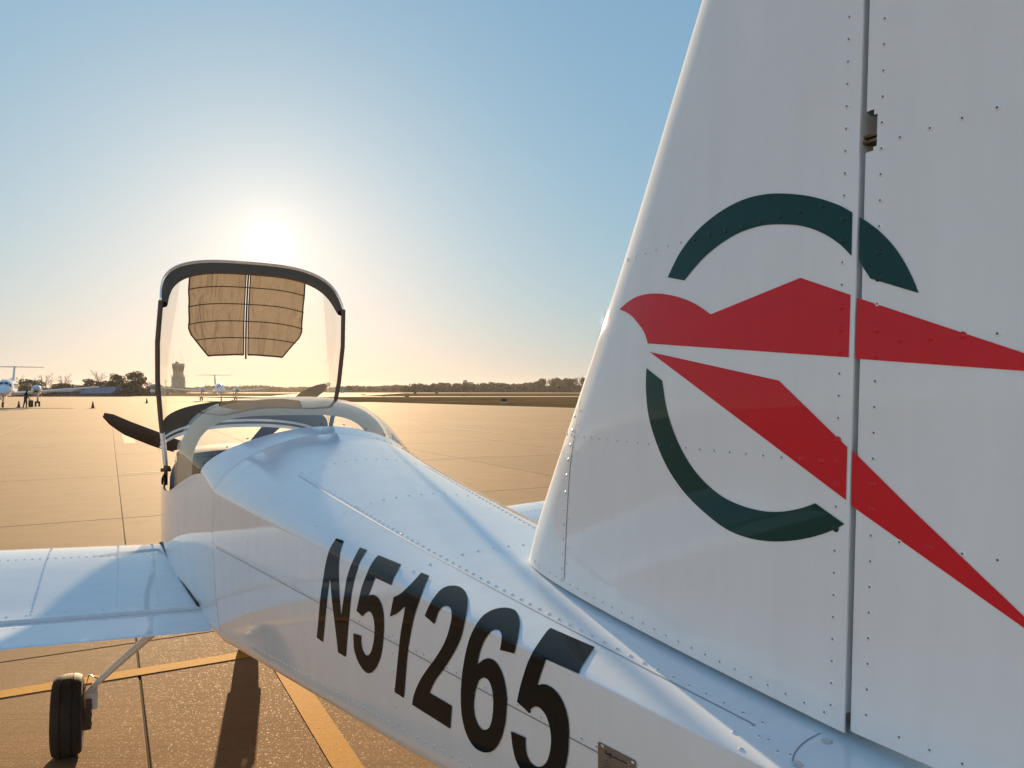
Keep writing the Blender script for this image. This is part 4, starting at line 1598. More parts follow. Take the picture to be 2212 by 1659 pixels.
for k in range(4):
    mb = MB(); mb.box((-31 + k * 20.6, 0.08, 3.3), (15, 0.14, 6.6), bev=0.03)
    dr = mb.build('bounce_hangar_door', simple('door_white', (0.6, 0.6, 0.58), 0.6) if k == 0 else bpy.data.materials['door_white'], bounce_hangar)

# ================================================================== THE AIRFIELD BEYOND
M['bark'] = simple('bark', (0.075, 0.058, 0.045), 0.9, noise=0.3, nscale=3)
def leafm(name, col, trans=0.25):
    m, nt, p = mat(name)
    ge = N(nt, 'ShaderNodeNewGeometry')
    mx = N(nt, 'ShaderNodeMix', data_type='RGBA')
    mx.inputs['A'].default_value = (*[c * 0.6 for c in col], 1)
    mx.inputs['B'].default_value = (*[c * 1.4 for c in col], 1)
    nt.links.new(ge.outputs['Random Per Island'], mx.inputs['Factor'])
    nt.links.new(mx.outputs['Result'], p.inputs['Base Color'])
    p.inputs['Roughness'].default_value = 0.8
    p.inputs['Specular IOR Level'].default_value = 0.15
    tl = N(nt, 'ShaderNodeBsdfTranslucent')
    nt.links.new(mx.outputs['Result'], tl.inputs['Color'])
    ms = N(nt, 'ShaderNodeMixShader')
    ms.inputs[0].default_value = trans
    nt.links.new(p.outputs[0], ms.inputs[1])
    nt.links.new(tl.outputs[0], ms.inputs[2])
    nt.links.new(ms.outputs[0], nt.nodes['Material Output'].inputs['Surface'])
    return m
M['pine'] = leafm('pine_needles', (0.040, 0.045, 0.022))
M['oak'] = leafm('live_oak_leaves', (0.050, 0.046, 0.022))
M['scrub'] = leafm('winter_scrub', (0.085, 0.065, 0.038))
M['twig'] = simple('bare_twigs', (0.10, 0.075, 0.055), 0.9)

def leaf_cloud(mb, c, r, n, size, rg, flat=0.75):
    for _ in range(n):
        while True:
            d = Vector((rg.uniform(-1, 1), rg.uniform(-1, 1), rg.uniform(-1, 1)))
            if d.length < 1: break
        d = d.normalized() * (d.length ** 0.45)
        p = Vector(c) + Vector((d.x * r[0], d.y * r[1], d.z * r[2]))
        n_ = Vector((rg.gauss(0, 1), rg.gauss(0, 1), rg.gauss(0, 0.7))).normalized()
        u = n_.orthogonal().normalized()
        v = n_.cross(u)
        a = rg.uniform(0, 6.28)
        u, v = u * math.cos(a) + v * math.sin(a), v * math.cos(a) - u * math.sin(a)
        q = size * rg.uniform(0.6, 1.5)
        mb.add([p - u * q - v * q * 0.4, p + u * q * 0.3 - v * q * 0.6, p + u * q + v * q * 0.2, p - u * q * 0.2 + v * q * 0.7], [(0, 1, 2, 3)])
def grown_tree(kind, h, w, rg):
    """meshes (trunk, crown) of one tree: tapered trunk, limbs, clumped crown"""
    tr, cr = MB(), MB()
    r0 = 0.018 * h + 0.05
    lean = Vector((rg.uniform(-0.04, 0.04) * h, rg.uniform(-0.04, 0.04) * h, 0))
    top = Vector((0, 0, h * (0.9 if kind != 'bare' else 0.8))) + lean
    tr.tube([(0, 0, -0.2), tuple(lean * 0.2 + Vector((0, 0, h * 0.3))), tuple(lean * 0.6 + Vector((0, 0, h * 0.6))), tuple(top)], [r0, r0 * 0.8, r0 * 0.5, r0 * 0.12], n=6)
    if kind == 'bare':
        def branch(p, d, L, r, depth):
            q = p + d * L
            cr.tube([tuple(p), tuple(lerp(p, q, 0.5) + Vector((rg.gauss(0, 0.05), rg.gauss(0, 0.05), 0.03)) * L), tuple(q)], [r, r * 0.75, r * 0.45], n=3, cap=False)
            if depth == 0: return
            for _ in range(3 if depth > 1 else 4):
                e = (d + Vector((rg.gauss(0, 0.5), rg.gauss(0, 0.5), rg.gauss(0.12, 0.35)))).normalized()
                branch(lerp(p, q, rg.uniform(0.45, 1.0)), e, L * rg.uniform(0.5, 0.75), r * 0.6, depth - 1)
        for _ in range(8):
            t = rg.uniform(0.28, 0.8)
            a = rg.uniform(0, 6.28)
            d = Vector((math.cos(a) * 0.8, math.sin(a) * 0.8, rg.uniform(0.5, 1.2))).normalized()
            branch(lerp(Vector((0, 0, 0)), top, t), d, min(w, h) * rg.uniform(0.26, 0.4), r0 * 0.42, 3)
        return tr, cr
    n_cl = 11 if kind == 'oak' else 9
    base = 0.30 if kind == 'oak' else (0.42 if kind == 'pine' else 0.12)
    for k in range(n_cl):
        a = rg.uniform(0, 6.28)
        t = base + (0.93 - base) * (k + 0.5) / n_cl
        rr = w * 0.5 * math.sqrt(max(0.05, 1 - ((t - 0.55) / 0.52) ** 2)) * rg.uniform(0.35, 0.85)
        c = Vector((math.cos(a) * rr, math.sin(a) * rr, h * t)) + lean * t
        tr.tube([tuple(lerp(Vector((0, 0, 0)), top, max(0.15, t - 0.16))), tuple(c)], [r0 * 0.35, r0 * 0.1], n=4, cap=False)
        s_ = w * rg.uniform(0.20, 0.30)
        leaf_cloud(cr, c, (s_, s_, min(s_ * 0.75, h * 0.14)), 130, 0.022 * w + 0.10, rg)
    leaf_cloud(cr, Vector((0, 0, h * (0.55 + base * 0.3))) + lean, (w * 0.38, w * 0.38, h * (0.42 - base * 0.25)), 420, 0.022 * w + 0.14, rg)
    return tr, cr
PROTO = {}
for kind, nv in (('oak', 3), ('pine', 3), ('bare', 3), ('scrub', 2)):
    PROTO[kind] = []
    for q in range(nv):
        t_, c_ = grown_tree(kind, 10.0, {'oak': 9.0, 'pine': 6.5, 'bare': 9.0, 'scrub': 8.0}[kind], random.Random(hash((kind[0] == 'o', q, len(kind))) % 1000 + q))
        a = bpy.data.meshes.new('trunk'); a.from_pydata(t_.v, [], t_.f); a.materials.append(M['bark'])
        b = bpy.data.meshes.new('crown'); b.from_pydata(c_.v, [], c_.f); b.materials.append(M['twig'] if kind == 'bare' else M[kind])
        PROTO[kind].append((a, b))
PW = {'oak': 9.0, 'pine': 6.5, 'bare': 9.0, 'scrub': 8.0}
NAMES = {'oak': 'evergreen_tree', 'pine': 'pine_tree', 'bare': 'bare_tree', 'scrub': 'leafy_shrub'}
def plant(kind, px, Y, ytop, wpx, label, group, q):
    h = max(1.5, hgt(ytop, Y))
    w = wpx / FPX * Y
    r = empty(NAMES[kind], at(px, Y), rz=rnd.uniform(0, 6.28))
    tag(r, label, 'tree' if kind != 'scrub' else 'shrub', group)
    a, b = PROTO[kind][q % len(PROTO[kind])]
    for nm, me in (('trunk', a), ('crown', b)):
        o = link(nm, me, r)
        o.scale = (w / PW[kind], w / PW[kind], h / 10.0)
    return r
ORD = ['first', 'second', 'third', 'fourth', 'fifth', 'sixth', 'seventh', 'eighth', 'ninth', 'tenth', 'eleventh', 'twelfth', 'thirteenth', 'fourteenth', 'fifteenth', 'sixteenth', 'seventeenth', 'eighteenth', 'nineteenth', 'twentieth',
       'twenty-first', 'twenty-second', 'twenty-third', 'twenty-fourth', 'twenty-fifth', 'twenty-sixth', 'twenty-seventh', 'twenty-eighth', 'twenty-ninth', 'thirtieth', 'thirty-first', 'thirty-second', 'thirty-third', 'thirty-fourth', 'thirty-fifth', 'thirty-sixth', 'thirty-seventh', 'thirty-eighth', 'thirty-ninth', 'fortieth']
# left: the trees behind the parked twin, beyond the apron edge
LT = [('bare', 6, 232, 817, 44), ('bare', 34, 240, 816, 40), ('oak', 66, 222, 820, 52), ('bare', 100, 238, 812, 52), ('oak', 128, 230, 828, 40), ('bare', 141, 244, 813, 46), ('oak', 152, 226, 829, 44),
      ('scrub', 180, 232, 832, 44), ('oak', 198, 236, 819, 34), ('bare', 215, 246, 803, 40), ('oak', 226, 228, 823, 42), ('pine', 252, 232, 808, 38), ('oak', 266, 222, 828, 42), ('pine', 290, 228, 803, 46), ('oak', 282, 236, 826, 44),
      ('bare', 316, 240, 822, 28), ('scrub', 305, 224, 838, 36), ('scrub', 36, 226, 834, 50), ('scrub', 100, 222, 838, 46), ('scrub', 330, 260, 836, 26), ('scrub', 360, 300, 838, 40), ('scrub', 398, 330, 836, 40)]
LT.sort(key=lambda t: t[1])
cnt = {}
for i, (k, px, Y, yt, w) in enumerate(LT):
    cnt[k] = cnt.get(k, 0) + 1
    nm = {'oak': 'dark broad evergreen tree', 'pine': 'tall rounded pine', 'bare': 'leafless brown winter tree', 'scrub': 'low brownish scrub bush'}[k]
    plant(k, px, Y, yt, w, '%s from the left of the %ss beyond the apron at far left' % (ORD[cnt[k] - 1], nm), 'trees beyond the left apron edge', i)
# right: the wood across the runway
RT = []
rr_ = random.Random(21)
x = 878
while x < 1262:
    top = float(np.interp(x, [874, 900, 935, 1000, 1040, 1075, 1110, 1150, 1180, 1215, 1262], [834, 829, 828, 827, 828, 825, 829, 826, 815, 818, 814])) + rr_.uniform(-1.2, 2.5)
    k = rr_.choice(['oak', 'oak', 'pine', 'oak', 'bare', 'pine', 'oak'])
    RT.append((k, x, rr_.uniform(560, 600), top, rr_.uniform(15, 24)))
    x += rr_.uniform(8, 12)
cnt = {}
for i, (k, px, Y, yt, w) in enumerate(RT):
    cnt[k] = cnt.get(k, 0) + 1
    nm = {'oak': 'hazy evergreen', 'pine': 'hazy pine', 'bare': 'hazy leafless tree'}[k]
    plant(k, px, Y, yt, w, '%s %s from the left in the wood across the runway' % (ORD[cnt[k] - 1], nm), 'trees of the wood across the runway', i)
for i, (px, Y, yt, w) in enumerate(((755, 700, 833, 16), (778, 690, 838, 12), (833, 650, 838, 13), (852, 645, 837, 13), (865, 640, 838, 12))):
    plant('oak', px, Y, yt, w, '%s from the left of the small dark bushes on the far side of the runway' % ORD[i], 'bushes on the far runway edge', i)
# the distant wood that reads as one mass, and the undergrowth below the right-hand wood
mb = MB()
rg = random.Random(5)
for k in range(420):
    px = rg.uniform(330, 880)
    Y = rg.uniform(820, 980)
    top = 836 + 2.2 * math.sin(px * 0.021) + 1.5 * math.sin(px * 0.063 + 1) + rg.uniform(-1, 1.5)
    h = hgt(top, Y)
    c = at(px, Y)
    w = rg.uniform(5, 9)
    leaf_cloud(mb, (c.x, c.y, h * 0.5), (w, w, h * 0.5), 26, 1.5, rg)
far = mb.build('distant_wood', M['scrub'])
tag(far, 'low hazy brown wood along the horizon behind the raised canopy', 'wood', kind='stuff')
mb = MB()
for k in range(260):
    px = rg.uniform(872, 1290)
    Y = rg.uniform(556, 575)
    c = at(px, Y)
    h = rg.uniform(3.0, 6.5)
    leaf_cloud(mb, (c.x, c.y, h * 0.5), (5, 3, h * 0.5), 24, 1.1, rg)
tag(mb.build('undergrowth', M['scrub']), 'brushy undergrowth along the foot of the wood across the runway', 'undergrowth', kind='stuff')
mb = MB()
for k in range(150):
    px = rg.uniform(-60, 345)
    Y = rg.uniform(216, 250)
    c = at(px, Y)
    h = rg.uniform(1.2, 3.4)
    leaf_cloud(mb, (c.x, c.y, h * 0.5), (2.6, 2, h * 0.5), 26, 0.45, rg)
tag(mb.build('undergrowth', M['scrub']), 'dark undergrowth below the trees at far left', 'undergrowth', kind='stuff')

# --- low buildings at far left
def shed(name, label, px, Y, wpx, wall_h, roof_h, depth, wallc, roofc, door=False):
    w = wpx / FPX * Y
    r = empty(name, at(px, Y))
    tag(r, label, 'building')
    b = MB(); b.box((0, depth / 2, wall_h / 2), (w, depth, wall_h)); b.build('wall', simple(name + '_wall', wallc, 0.8, noise=0.1, nscale=0.4), r)
    b = MB()
    e = 0.5
    b.add([(-w / 2 - e, -e, wall_h), (w / 2 + e, -e, wall_h), (w / 2 + e, depth / 2, wall_h + roof_h), (-w / 2 - e, depth / 2, wall_h + roof_h), (-w / 2 - e, depth + e, wall_h), (w / 2 + e, depth + e, wall_h)],
          [(0, 1, 2, 3), (3, 2, 5, 4), (0, 3, 4), (1, 5, 2)])
    b.build('roof', simple(name + '_roof', roofc, 0.45, noise=0.1, nscale=0.3), r)
    for k in range(max(2, int(w / 5))):
        x = -w / 2 + (k + 0.5) * w / max(2, int(w / 5))
        b = MB(); b.box((x, -0.03, wall_h * 0.5), (1.6, 0.06, wall_h * 0.55)); b.build('window', M['ink'], r)
    return r
shed('low_shed', 'pale low shed with light roof left of the blue-roofed one', 139, 212, 26, 1.3, 0.9, 7, (0.16, 0.15, 0.15), (0.36, 0.38, 0.42))
shed('long_building', 'long low building with slate-blue metal roof at far left', 207, 212, 62, 0.8, 1.9, 9, (0.10, 0.10, 0.11), (0.10, 0.12, 0.18))
shed('house', 'distant gabled house beyond the poles left of the canopy', 325, 300, 14, 2.6, 1.6, 9, (0.35, 0.3, 0.27), (0.25, 0.22, 0.2))
shed('villa', 'cream villa roof showing above the wood across the runway', 1010, 660, 20, 7.0, 2.0, 12, (0.5, 0.43, 0.35), (0.35, 0.28, 0.22))
b_ = bpy.data.objects['villa']
mb = MB(); mb.box((-2.5, 6, 9.0), (3.2, 3.2, 3.5)); mb.build('turret', bpy.data.materials['villa_wall'], b_)
shed('villa_wing', 'smaller cream house beside the villa above the wood', 988, 650, 12, 6.2, 1.6, 10, (0.5, 0.43, 0.35), (0.33, 0.27, 0.22))

# --- control tower
TY = 440.0
tw = empty('control_tower', at(385, TY))
tag(tw, 'airport control tower with flared glass cab seen through the canopy', 'tower')
def oct_ring(r, z): return [Vector((r * math.cos(math.pi / 8 + k * math.pi / 4), r * math.sin(math.pi / 8 + k * math.pi / 4), z)) for k in range(8)]
M['tower_wall'] = simple('tower_concrete', (0.30, 0.27, 0.24), 0.8, noise=0.12, nscale=0.3)
H0, H1, H2, H3 = hgt(815, TY), hgt(803, TY), hgt(791, TY), hgt(785.5, TY)
b = MB(); b.box((0, 0, H0 / 2), (5.6, 5.6, H0)); b.build('shaft', M['tower_wall'], tw)
b = MB(); b.loft([oct_ring(3.0, H0), oct_ring(2.8, H1)], closed=True, cap=True); b.build('neck', M['tower_wall'], tw)
b = MB(); b.loft([oct_ring(2.75, H1), oct_ring(3.35, H2)], closed=True, cap=True); b.build('cab_window', simple('cab_glass', (0.05, 0.06, 0.06), 0.15), tw)
for k in range(8):
    p, q = oct_ring(2.80, H1)[k], oct_ring(3.40, H2)[k]
    b = MB(); b.tube([p, q], 0.10, 5); b.build('mullion', M['tower_wall'], tw)
b = MB(); b.loft([oct_ring(3.4, H2), oct_ring(3.45, H3)], closed=True, cap=True); b.build('cab_roof', M['tower_wall'], tw)
b = MB()
for k in range(24):
    a0, a1 = 2 * math.pi * k / 24, 2 * math.pi * (k + 1) / 24
    b.tube([(3.9 * math.cos(a0), 3.9 * math.sin(a0), H0 + 1.2), (3.9 * math.cos(a1), 3.9 * math.sin(a1), H0 + 1.2)], 0.05, 4)
    b.tube([(3.9 * math.cos(a0), 3.9 * math.sin(a0), H0 + 0.1), (3.9 * math.cos(a0), 3.9 * math.sin(a0), H0 + 1.2)], 0.04, 4)
b.loft([[Vector((r * math.cos(2 * math.pi * k / 24), r * math.sin(2 * math.pi * k / 24), z)) for k in range(24)] for r, z in ((2.8, H0 - 0.05), (4.0, H0), (4.0, H0 + 0.15), (2.8, H0 + 0.15))], closed=True)
b.build('gallery', M['tower_wall'], tw)
for x_, y_, z_ in ((-3.1, 0, 758), (0.9, 0, 757), (1.5, 1, 760), (3.1, 0, 772), (-1.6, 1, 775)):
    b = MB(); b.tube([(x_, y_, H3 - 0.1), (x_, y_, hgt(z_, TY))], 0.06, 5); b.build('antenna', M['metal'], tw)
b = MB(); b.box((-0.9, 0, H3 + 0.6), (1.4, 1.4, 1.2), bev=0.1); b.build('radar_box', M['tower_wall'], tw)

# --- water tower on the horizon
WY = 950.0
wt_ = empty('water_tower', at(709, WY)); tag(wt_, 'tiny water tower on the horizon right of the sunshade', 'water tower')
hb, ht_ = hgt(835, WY), hgt(826, WY)
b = MB()
b.loft([[Vector((r * math.cos(2 * math.pi * k / 16), r * math.sin(2 * math.pi * k / 16), z)) for k in range(16)] for r, z in ((0.4, hb - 0.4), (2.0, hb), (2.6, hb + 1.2), (2.6, ht_ - 1.0), (1.6, ht_ - 0.2), (0.1, ht_))], closed=True, cap=True)
b.build('tank', M['tower_wall'], wt_, True)
for k in range(4):
    a = math.pi / 4 + k * math.pi / 2
    b = MB(); b.tube([(2.6 * math.cos(a), 2.6 * math.sin(a), 0), (1.9 * math.cos(a), 1.9 * math.sin(a), hb + 0.3)], 0.2, 5); b.build('leg', M['tower_wall'], wt_)

# --- poles
PO = [(331, 250, 832, 'pole nearest the canopy frame at far left'), (318, 255, 826, 'pole just left of the one nearest the canopy frame'), (252, 214, 833, 'left one of the pair of thin poles before the pines'), (257, 214, 834, 'right one of the pair of thin poles before the pines'),
      (401, 420, 822, 'pole standing just right of the control tower'), (358, 300, 820, 'pole seen through the canopy left of the tower')]
for px, Y, yt, lb in PO:
    r = empty('utility_pole', at(px, Y)); tag(r, 'thin ' + lb, 'pole', 'utility poles')
    b = MB(); b.tube([(0, 0, 0), (0.05, 0, hgt(yt, Y))], [0.14, 0.09], 7); b.build('post', M['bark'], r)
    b = MB(); b.box((0.03, 0, hgt(yt, Y) - 0.7), (1.4, 0.1, 0.12)); b.build('crossarm', M['bark'], r)

# --- airfield signs on the grass
SG = [(1089, 871.0, 11.5, 9, 'dark square sign nearest the apron on the right'), (879, 859.5, 10, 3.6, 'wide yellow-brown sign left of centre of the grass'), (1000, 856.3, 8, 3.2, 'small dark sign right of centre by the taxiway'),
      (829, 858.0, 6, 3.0, 'small pale sign leftmost in the row on the grass'), (897, 851.2, 6, 3.4, 'tiny sign by the runway above the yellow-brown one'), (943, 851.2, 6, 3.2, 'tiny pale sign by the runway right of the tiny dark one'), (785, 854.8, 10, 2.4, 'low dark sign beside the canopy right rail')]
for i, (px, yb, wpx, hpx, lb) in enumerate(SG):
    g = ground(px, yb, 0)
    Y = g.y
    w, h = wpx / FPX * Y, hpx / FPX * Y
    r = empty('airfield_sign', (g.x, g.y, 0)); tag(r, lb, 'sign', 'airfield signs')
    b = MB(); b.box((0, 0, 0.15 + h / 2), (w, 0.25, h - 0.15), bev=0.02)
    b.build('panel', M['ink'] if i in (0, 2, 6) else simple('sign_face', (0.12, 0.085, 0.03), 0.6), r)
    for sx in (-0.35, 0.35):
        b = MB(); b.tube([(sx * w, 0, -0.03), (sx * w, 0, 0.2)], 0.04, 6); b.build('leg', M['metal'], r)

# --- traffic cones
M['cone'] = simple('dark_cone_plastic', (0.05, 0.055, 0.10), 0.5, noise=0.1)
M['cone_band'] = simple('cone_band', (0.32, 0.22, 0.14), 0.5)
for px, yb, lb in ((200.5, 882, 'traffic cone standing alone on the apron right of the parked twin'), (317, 871, 'smaller distant traffic cone beside the canopy left rail'), (40.5, 880.5, 'blue traffic cone under the parked twin by the person')):
    g = ground(px, yb)
    r = empty('traffic_cone', g); tag(r, lb, 'cone', 'traffic cones')
    b = MB()
    b.loft([[Vector((q * math.cos(2 * math.pi * k / 14), q * math.sin(2 * math.pi * k / 14), z)) for k in range(14)] for q, z in ((0.145, 0.03), (0.12, 0.2), (0.045, 0.62), (0.03, 0.64), (0.02, 0.64))], closed=True)
    b.build('body', M['cone'], r, True, 40)
    b = MB()
    b.loft([[Vector((q * math.cos(2 * math.pi * k / 14), q * math.sin(2 * math.pi * k / 14), z)) for k in range(14)] for q, z in ((0.097, 0.34), (0.072, 0.48))], closed=True)
    b.build('band', M['cone_band'], r, True)
    b = MB(); b.box((0, 0, 0.016), (0.38, 0.38, 0.03), bev=0.008); b.build('base', M['cone'], r)

# --- parked twin-engine T-tail aircraft (nose along -Y in their own frame)
def twin(name, label, loc, rz):
    r = empty(name, loc, rz=rz)
    tag(r, label, 'aircraft', 'parked twin-engine aircraft')
    W_ = M['white']
    st = [(-6.0, 0.05, 0.05, 1.45), (-5.8, 0.24, 0.22, 1.48), (-5.2, 0.46, 0.42, 1.55), (-4.4, 0.62, 0.60, 1.68), (-3.7, 0.70, 0.76, 1.86), (-3.0, 0.74, 0.83, 1.95), (1.2, 0.74, 0.83, 1.95), (3.4, 0.60, 0.66, 2.05), (5.6, 0.32, 0.38, 2.25), (7.3, 0.08, 0.10, 2.4)]
    def rg_(y, w, h, z): return [Vector((w * math.sin(2 * math.pi * k / 24), y, z + h * math.cos(2 * math.pi * k / 24))) for k in range(24)]
    b = MB(); b.loft([rg_(*t) for t in st], closed=True, cap=True); b.build('fuselage', W_, r, True, 50)
    for sg in (-1, 1):
        b = MB()
        for k0, k1 in ((0.06, 0.52), (0.62, 1.05)):
            ring1 = [Vector((sg * 0.715 * math.sin(a) * 1.01, -4.02, 1.80 + 0.735 * math.cos(a))) for a in np.linspace(k0, k1, 6)]
            ring2 = [Vector((sg * 0.66 * math.sin(a * 1.05), -4.40, 1.70 + 0.635 * math.cos(a * 1.05))) for a in np.linspace(k0, k1 + 0.05, 6)]
            b.loft([ring1, ring2])
        b.build('windscreen_pane', M['ink'], r, True)
        for k in range(5):
            b = MB(); b.loft([[Vector((sg * (0.735 + o), -2.3 + k * 0.85 + 0.16 * math.cos(t), 2.15 + 0.2 * math.sin(t))) for t in np.linspace(0, 2 * math.pi, 12, endpoint=False)] for o in (-0.05, 0.008)], closed=True, cap=True)
            b.build('cabin_window', M['ink'], r)
        b = MB()
        def foil(x, y_le, ch, z, th): 
            return [Vector((x, y_le + ch * (1 - math.cos(a)) / 2, z + (naca((1 - math.cos(a)) / 2) * th * ch) * (1 if a <= math.pi else -1))) for a in np.linspace(0, 2 * math.pi, 16, endpoint=False)]
        b.loft([foil(sg * 0.3, -1.7, 2.3, 1.35, 0.15), foil(sg * 2.6, -1.6, 2.1, 1.52, 0.14), foil(sg * 8.2, -0.75, 1.05, 2.08, 0.11)], closed=True, cap=True)
        wg = b.build('wing', W_, r, True, 50)
        b = MB()
        b.loft([rg_(y, w, h, z) for y, w, h, z in ((-3.35, 0.30, 0.32, 1.75), (-3.1, 0.40, 0.46, 1.76), (-2.0, 0.44, 0.50, 1.74), (-0.4, 0.38, 0.42, 1.68), (1.2, 0.14, 0.18, 1.6))], closed=True, cap=True)
        for v in range(len(b.v)): b.v[v] = (b.v[v][0] + sg * 2.6, b.v[v][1], b.v[v][2])
        nc = b.build('engine_nacelle', W_, r, True, 50)
        b = MB(); b.box((sg * 2.6, -3.36, 1.55), (0.34, 0.06, 0.16), bev=0.02); b.build('air_intake', M['ink'], nc)
        b = MB(); b.loft([[Vector((sg * 2.6 + q * math.sin(t), y, 1.80 + q * math.cos(t))) for t in np.linspace(0, 2 * math.pi, 14, endpoint=False)] for y, q in ((-3.40, 0.20), (-3.6, 0.15), (-3.78, 0.03))], closed=True, cap=True)
        sp = b.build('spinner', M['metal'], nc, True)
        for k in range(4):
            a = k * math.pi / 2 + 0.5
            b = MB(); b.tube([(sg * 2.6 + 0.1 * math.sin(a), -3.5, 1.80 + 0.1 * math.cos(a)), (sg * 2.6 + 0.7 * math.sin(a), -3.5, 1.80 + 0.7 * math.cos(a)), (sg * 2.6 + 1.15 * math.sin(a), -3.5, 1.80 + 1.15 * math.cos(a))], [0.06, 0.085, 0.05], 6, squash=(1, 0.3))
            b.build('blade', M['carbon'], nc)
        b = MB(); b.tube([(sg * 2.6, -0.9, 1.4), (sg * 2.6, -0.9, 0.35)], 0.09, 8); lg = b.build('main_gear_leg', M['metal'], r, True)
        for o in (-0.16, 0.16):
            b = MB(); b.tube([(sg * 2.6 + o - 0.09, -0.9, 0.27), (sg * 2.6 + o + 0.09, -0.9, 0.27)], 0.27, 18); b.build('wheel', M['tyre'], lg, True, 40)
        for o in (-0.34, 0.34):
            b = MB(); b.box((sg * 2.6 + o, -0.9, 0.95), (0.03, 0.9, 0.6)); b.build('gear_door', W_, lg)
        b = MB()
        b.loft([foil(sg * 0.02, 5.9, 1.25, 4.28, 0.10), foil(sg * 2.75, 6.45, 0.72, 4.28, 0.09)], closed=True, cap=True)
        b.build('tailplane', W_, r, True, 50)
    b = MB()
    def ff(y_le, ch, z, th): return [Vector((naca((1 - math.cos(a)) / 2) * th * ch * (1 if a <= math.pi else -1), y_le + ch * (1 - math.cos(a)) / 2, z)) for a in np.linspace(0, 2 * math.pi, 16, endpoint=False)]
    b.loft([ff(3.6, 2.9, 2.3, 0.09), ff(4.4, 2.5, 3.0, 0.11), ff(5.8, 1.5, 4.36, 0.13)], closed=True, cap=True)
    b.build('fin', W_, r, True, 50)
    b = MB(); b.tube([(0, -4.7, 1.35), (0, -4.85, 0.3)], 0.07, 8); ng = b.build('nose_gear_leg', M['metal'], r, True)
    b = MB(); b.tube([(-0.09, -4.85, 0.24), (0.09, -4.85, 0.24)], 0.24, 18); b.build('wheel', M['tyre'], ng, True, 40)
    for sx in (-1, 1):
        b = MB(); b.box((sx * 0.22, -4.6, 0.95), (0.03, 0.9, 0.4), rot=Matrix.Rotation(sx * 0.2, 3, 'Y')); b.build('gear_door', W_, ng)
    return r
twin('twin_aircraft', 'white twin-engine T-tail aircraft cut by the left edge, person beside it', (-52.0, 76.5, 0), rad(29))
twin('twin_aircraft', 'white twin-engine T-tail aircraft facing the camera, seen through the canopy', (-48.0, 121, 0), rad(27))

# --- the person beside the twin: dark clothes, a bag held at the side
PY_ = 67.5
pr = empty('person', ground(55, 843 + 2704 / PY_), rz=rad(-35))
tag(pr, 'person in dark clothes carrying a bag beside the parked twin at far left', 'person')
def skin_body(name, chains, m, parent):
    vs, es, rs = [], [], []
    for ch in chains:
        prev = ch[0] if isinstance(ch[0], int) else None
        pts = ch[1:] if prev is not None else ch
        for (p, r_) in pts:
            vs.append(p); rs.append(r_)
            if prev is not None: es.append((prev, len(vs) - 1))
            prev = len(vs) - 1
    me = bpy.data.meshes.new(name)
    me.from_pydata(vs, es, [])
    o = link(name, me, parent)
    md = o.modifiers.new('skin', 'SKIN')
    for i, r_ in enumerate(rs):
        me.skin_vertices[0].data[i].radius = (r_, r_)
    me.skin_vertices[0].data[0].use_root = True
    sb = o.modifiers.new('sub', 'SUBSURF'); sb.levels = 1; sb.render_levels = 1
    md.use_smooth_shade = True
    me.materials.append(m)
    return o
M['cloth_dark'] = simple('dark_clothing', (0.025, 0.022, 0.024), 0.9, noise=0.2)
M['skin'] = simple('skin', (0.45, 0.28, 0.2), 0.6)
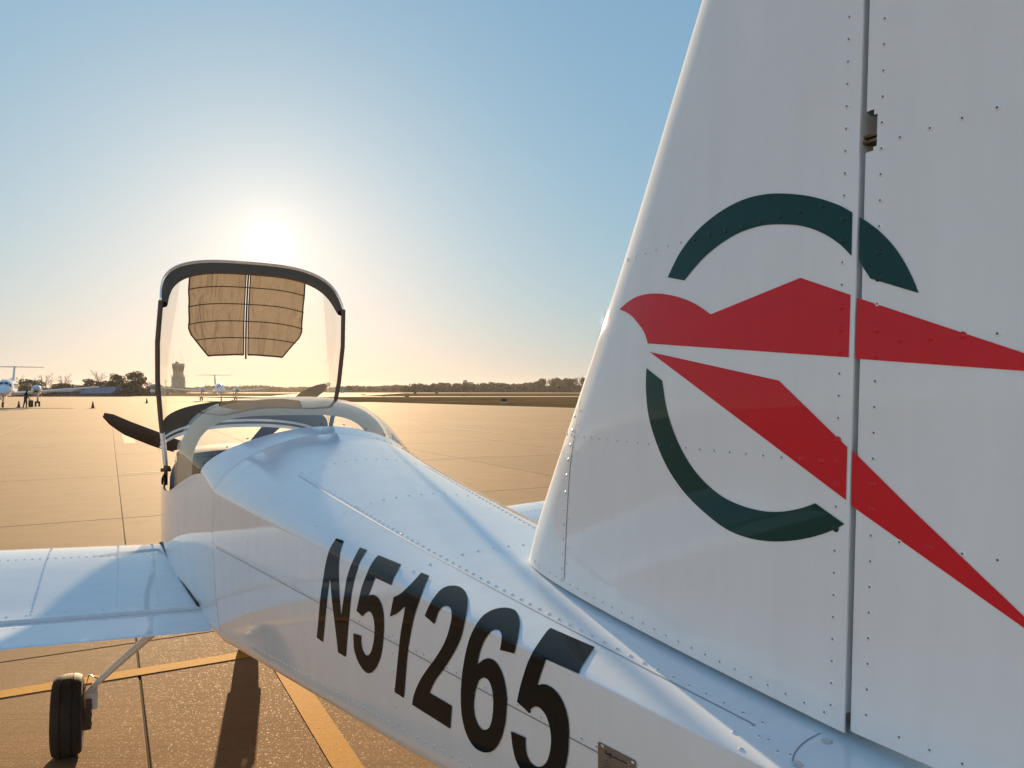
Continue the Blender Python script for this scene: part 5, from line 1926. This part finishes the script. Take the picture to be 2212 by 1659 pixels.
skin_body('body', [
    [((0, 0, 0.92), 0.15), ((0, 0.02, 1.10), 0.14), ((0, 0.04, 1.28), 0.17), ((0, 0.07, 1.42), 0.13), ((0, 0.09, 1.50), 0.06), ((0, 0.11, 1.58), 0.085), ((0, 0.12, 1.68), 0.095), ((0, 0.115, 1.76), 0.06)],
    [0, ((0.10, 0, 0.84), 0.10), ((0.12, 0.05, 0.48), 0.07), ((0.12, 0.0, 0.10), 0.05), ((0.12, 0.10, 0.04), 0.045), ((0.12, 0.17, 0.03), 0.035)],
    [0, ((-0.10, 0, 0.84), 0.10), ((-0.12, -0.06, 0.48), 0.07), ((-0.12, -0.16, 0.11), 0.05), ((-0.12, -0.07, 0.045), 0.045), ((-0.12, 0.0, 0.03), 0.035)],
    [3, ((0.20, 0.06, 1.38), 0.075), ((0.27, 0.08, 1.12), 0.055), ((0.29, 0.18, 0.90), 0.042), ((0.29, 0.21, 0.80), 0.035)],
    [3, ((-0.20, 0.06, 1.38), 0.075), ((-0.26, 0.04, 1.12), 0.055), ((-0.25, 0.20, 0.95), 0.042), ((-0.22, 0.27, 0.90), 0.035)],
], M['cloth_dark'], pr)
b = MB(); b.loft([[Vector((q * math.cos(t), 0.118 + q * math.sin(t), z)) for t in np.linspace(0, 2 * math.pi, 14, endpoint=False)] for q, z in ((0.095, 1.66), (0.108, 1.72), (0.095, 1.79), (0.05, 1.825))], closed=True, cap=True)
b.build('hair', simple('hair', (0.03, 0.02, 0.015), 0.7), pr, True)
bag = empty('bag', pr.location + Vector((0.42, 0.1, 0.0)))
tag(bag, 'dark bag held beside the person at far left', 'bag')
b = MB(); b.box((0, 0, 0.48), (0.26, 0.40, 0.62), bev=0.06); b.build('bag_body', simple('bag_cloth', (0.03, 0.04, 0.03), 0.8), bag, True, 40)
b = MB(); b.tube([(0, -0.12, 0.77), (0, -0.08, 0.86), (0, 0.08, 0.86), (0, 0.12, 0.77)], 0.014, 6); b.build('handle', M['cloth_dark'], bag, True)

# ================================================================== the hazy evening air
hm = bpy.data.materials.new('haze_air')
hm.use_nodes = True
nt = hm.node_tree
nt.nodes.clear()
hv = nt.nodes.new('ShaderNodeVolumePrincipled')
hv.inputs['Color'].default_value = (1.0, 0.95, 0.88, 1)
hv.inputs['Density'].default_value = 0.00016
hv.inputs['Anisotropy'].default_value = 0.15
ho = nt.nodes.new('ShaderNodeOutputMaterial')
nt.links.new(hv.outputs[0], ho.inputs['Volume'])
mb = MB()
mb.box((0, 1950, 15.0), (7200, 5300, 34.0))
hz = mb.build('haze', hm)
hz['kind'] = 'stuff'
hz['label'] = 'thin golden evening haze over the whole airfield'
hz['category'] = 'haze'
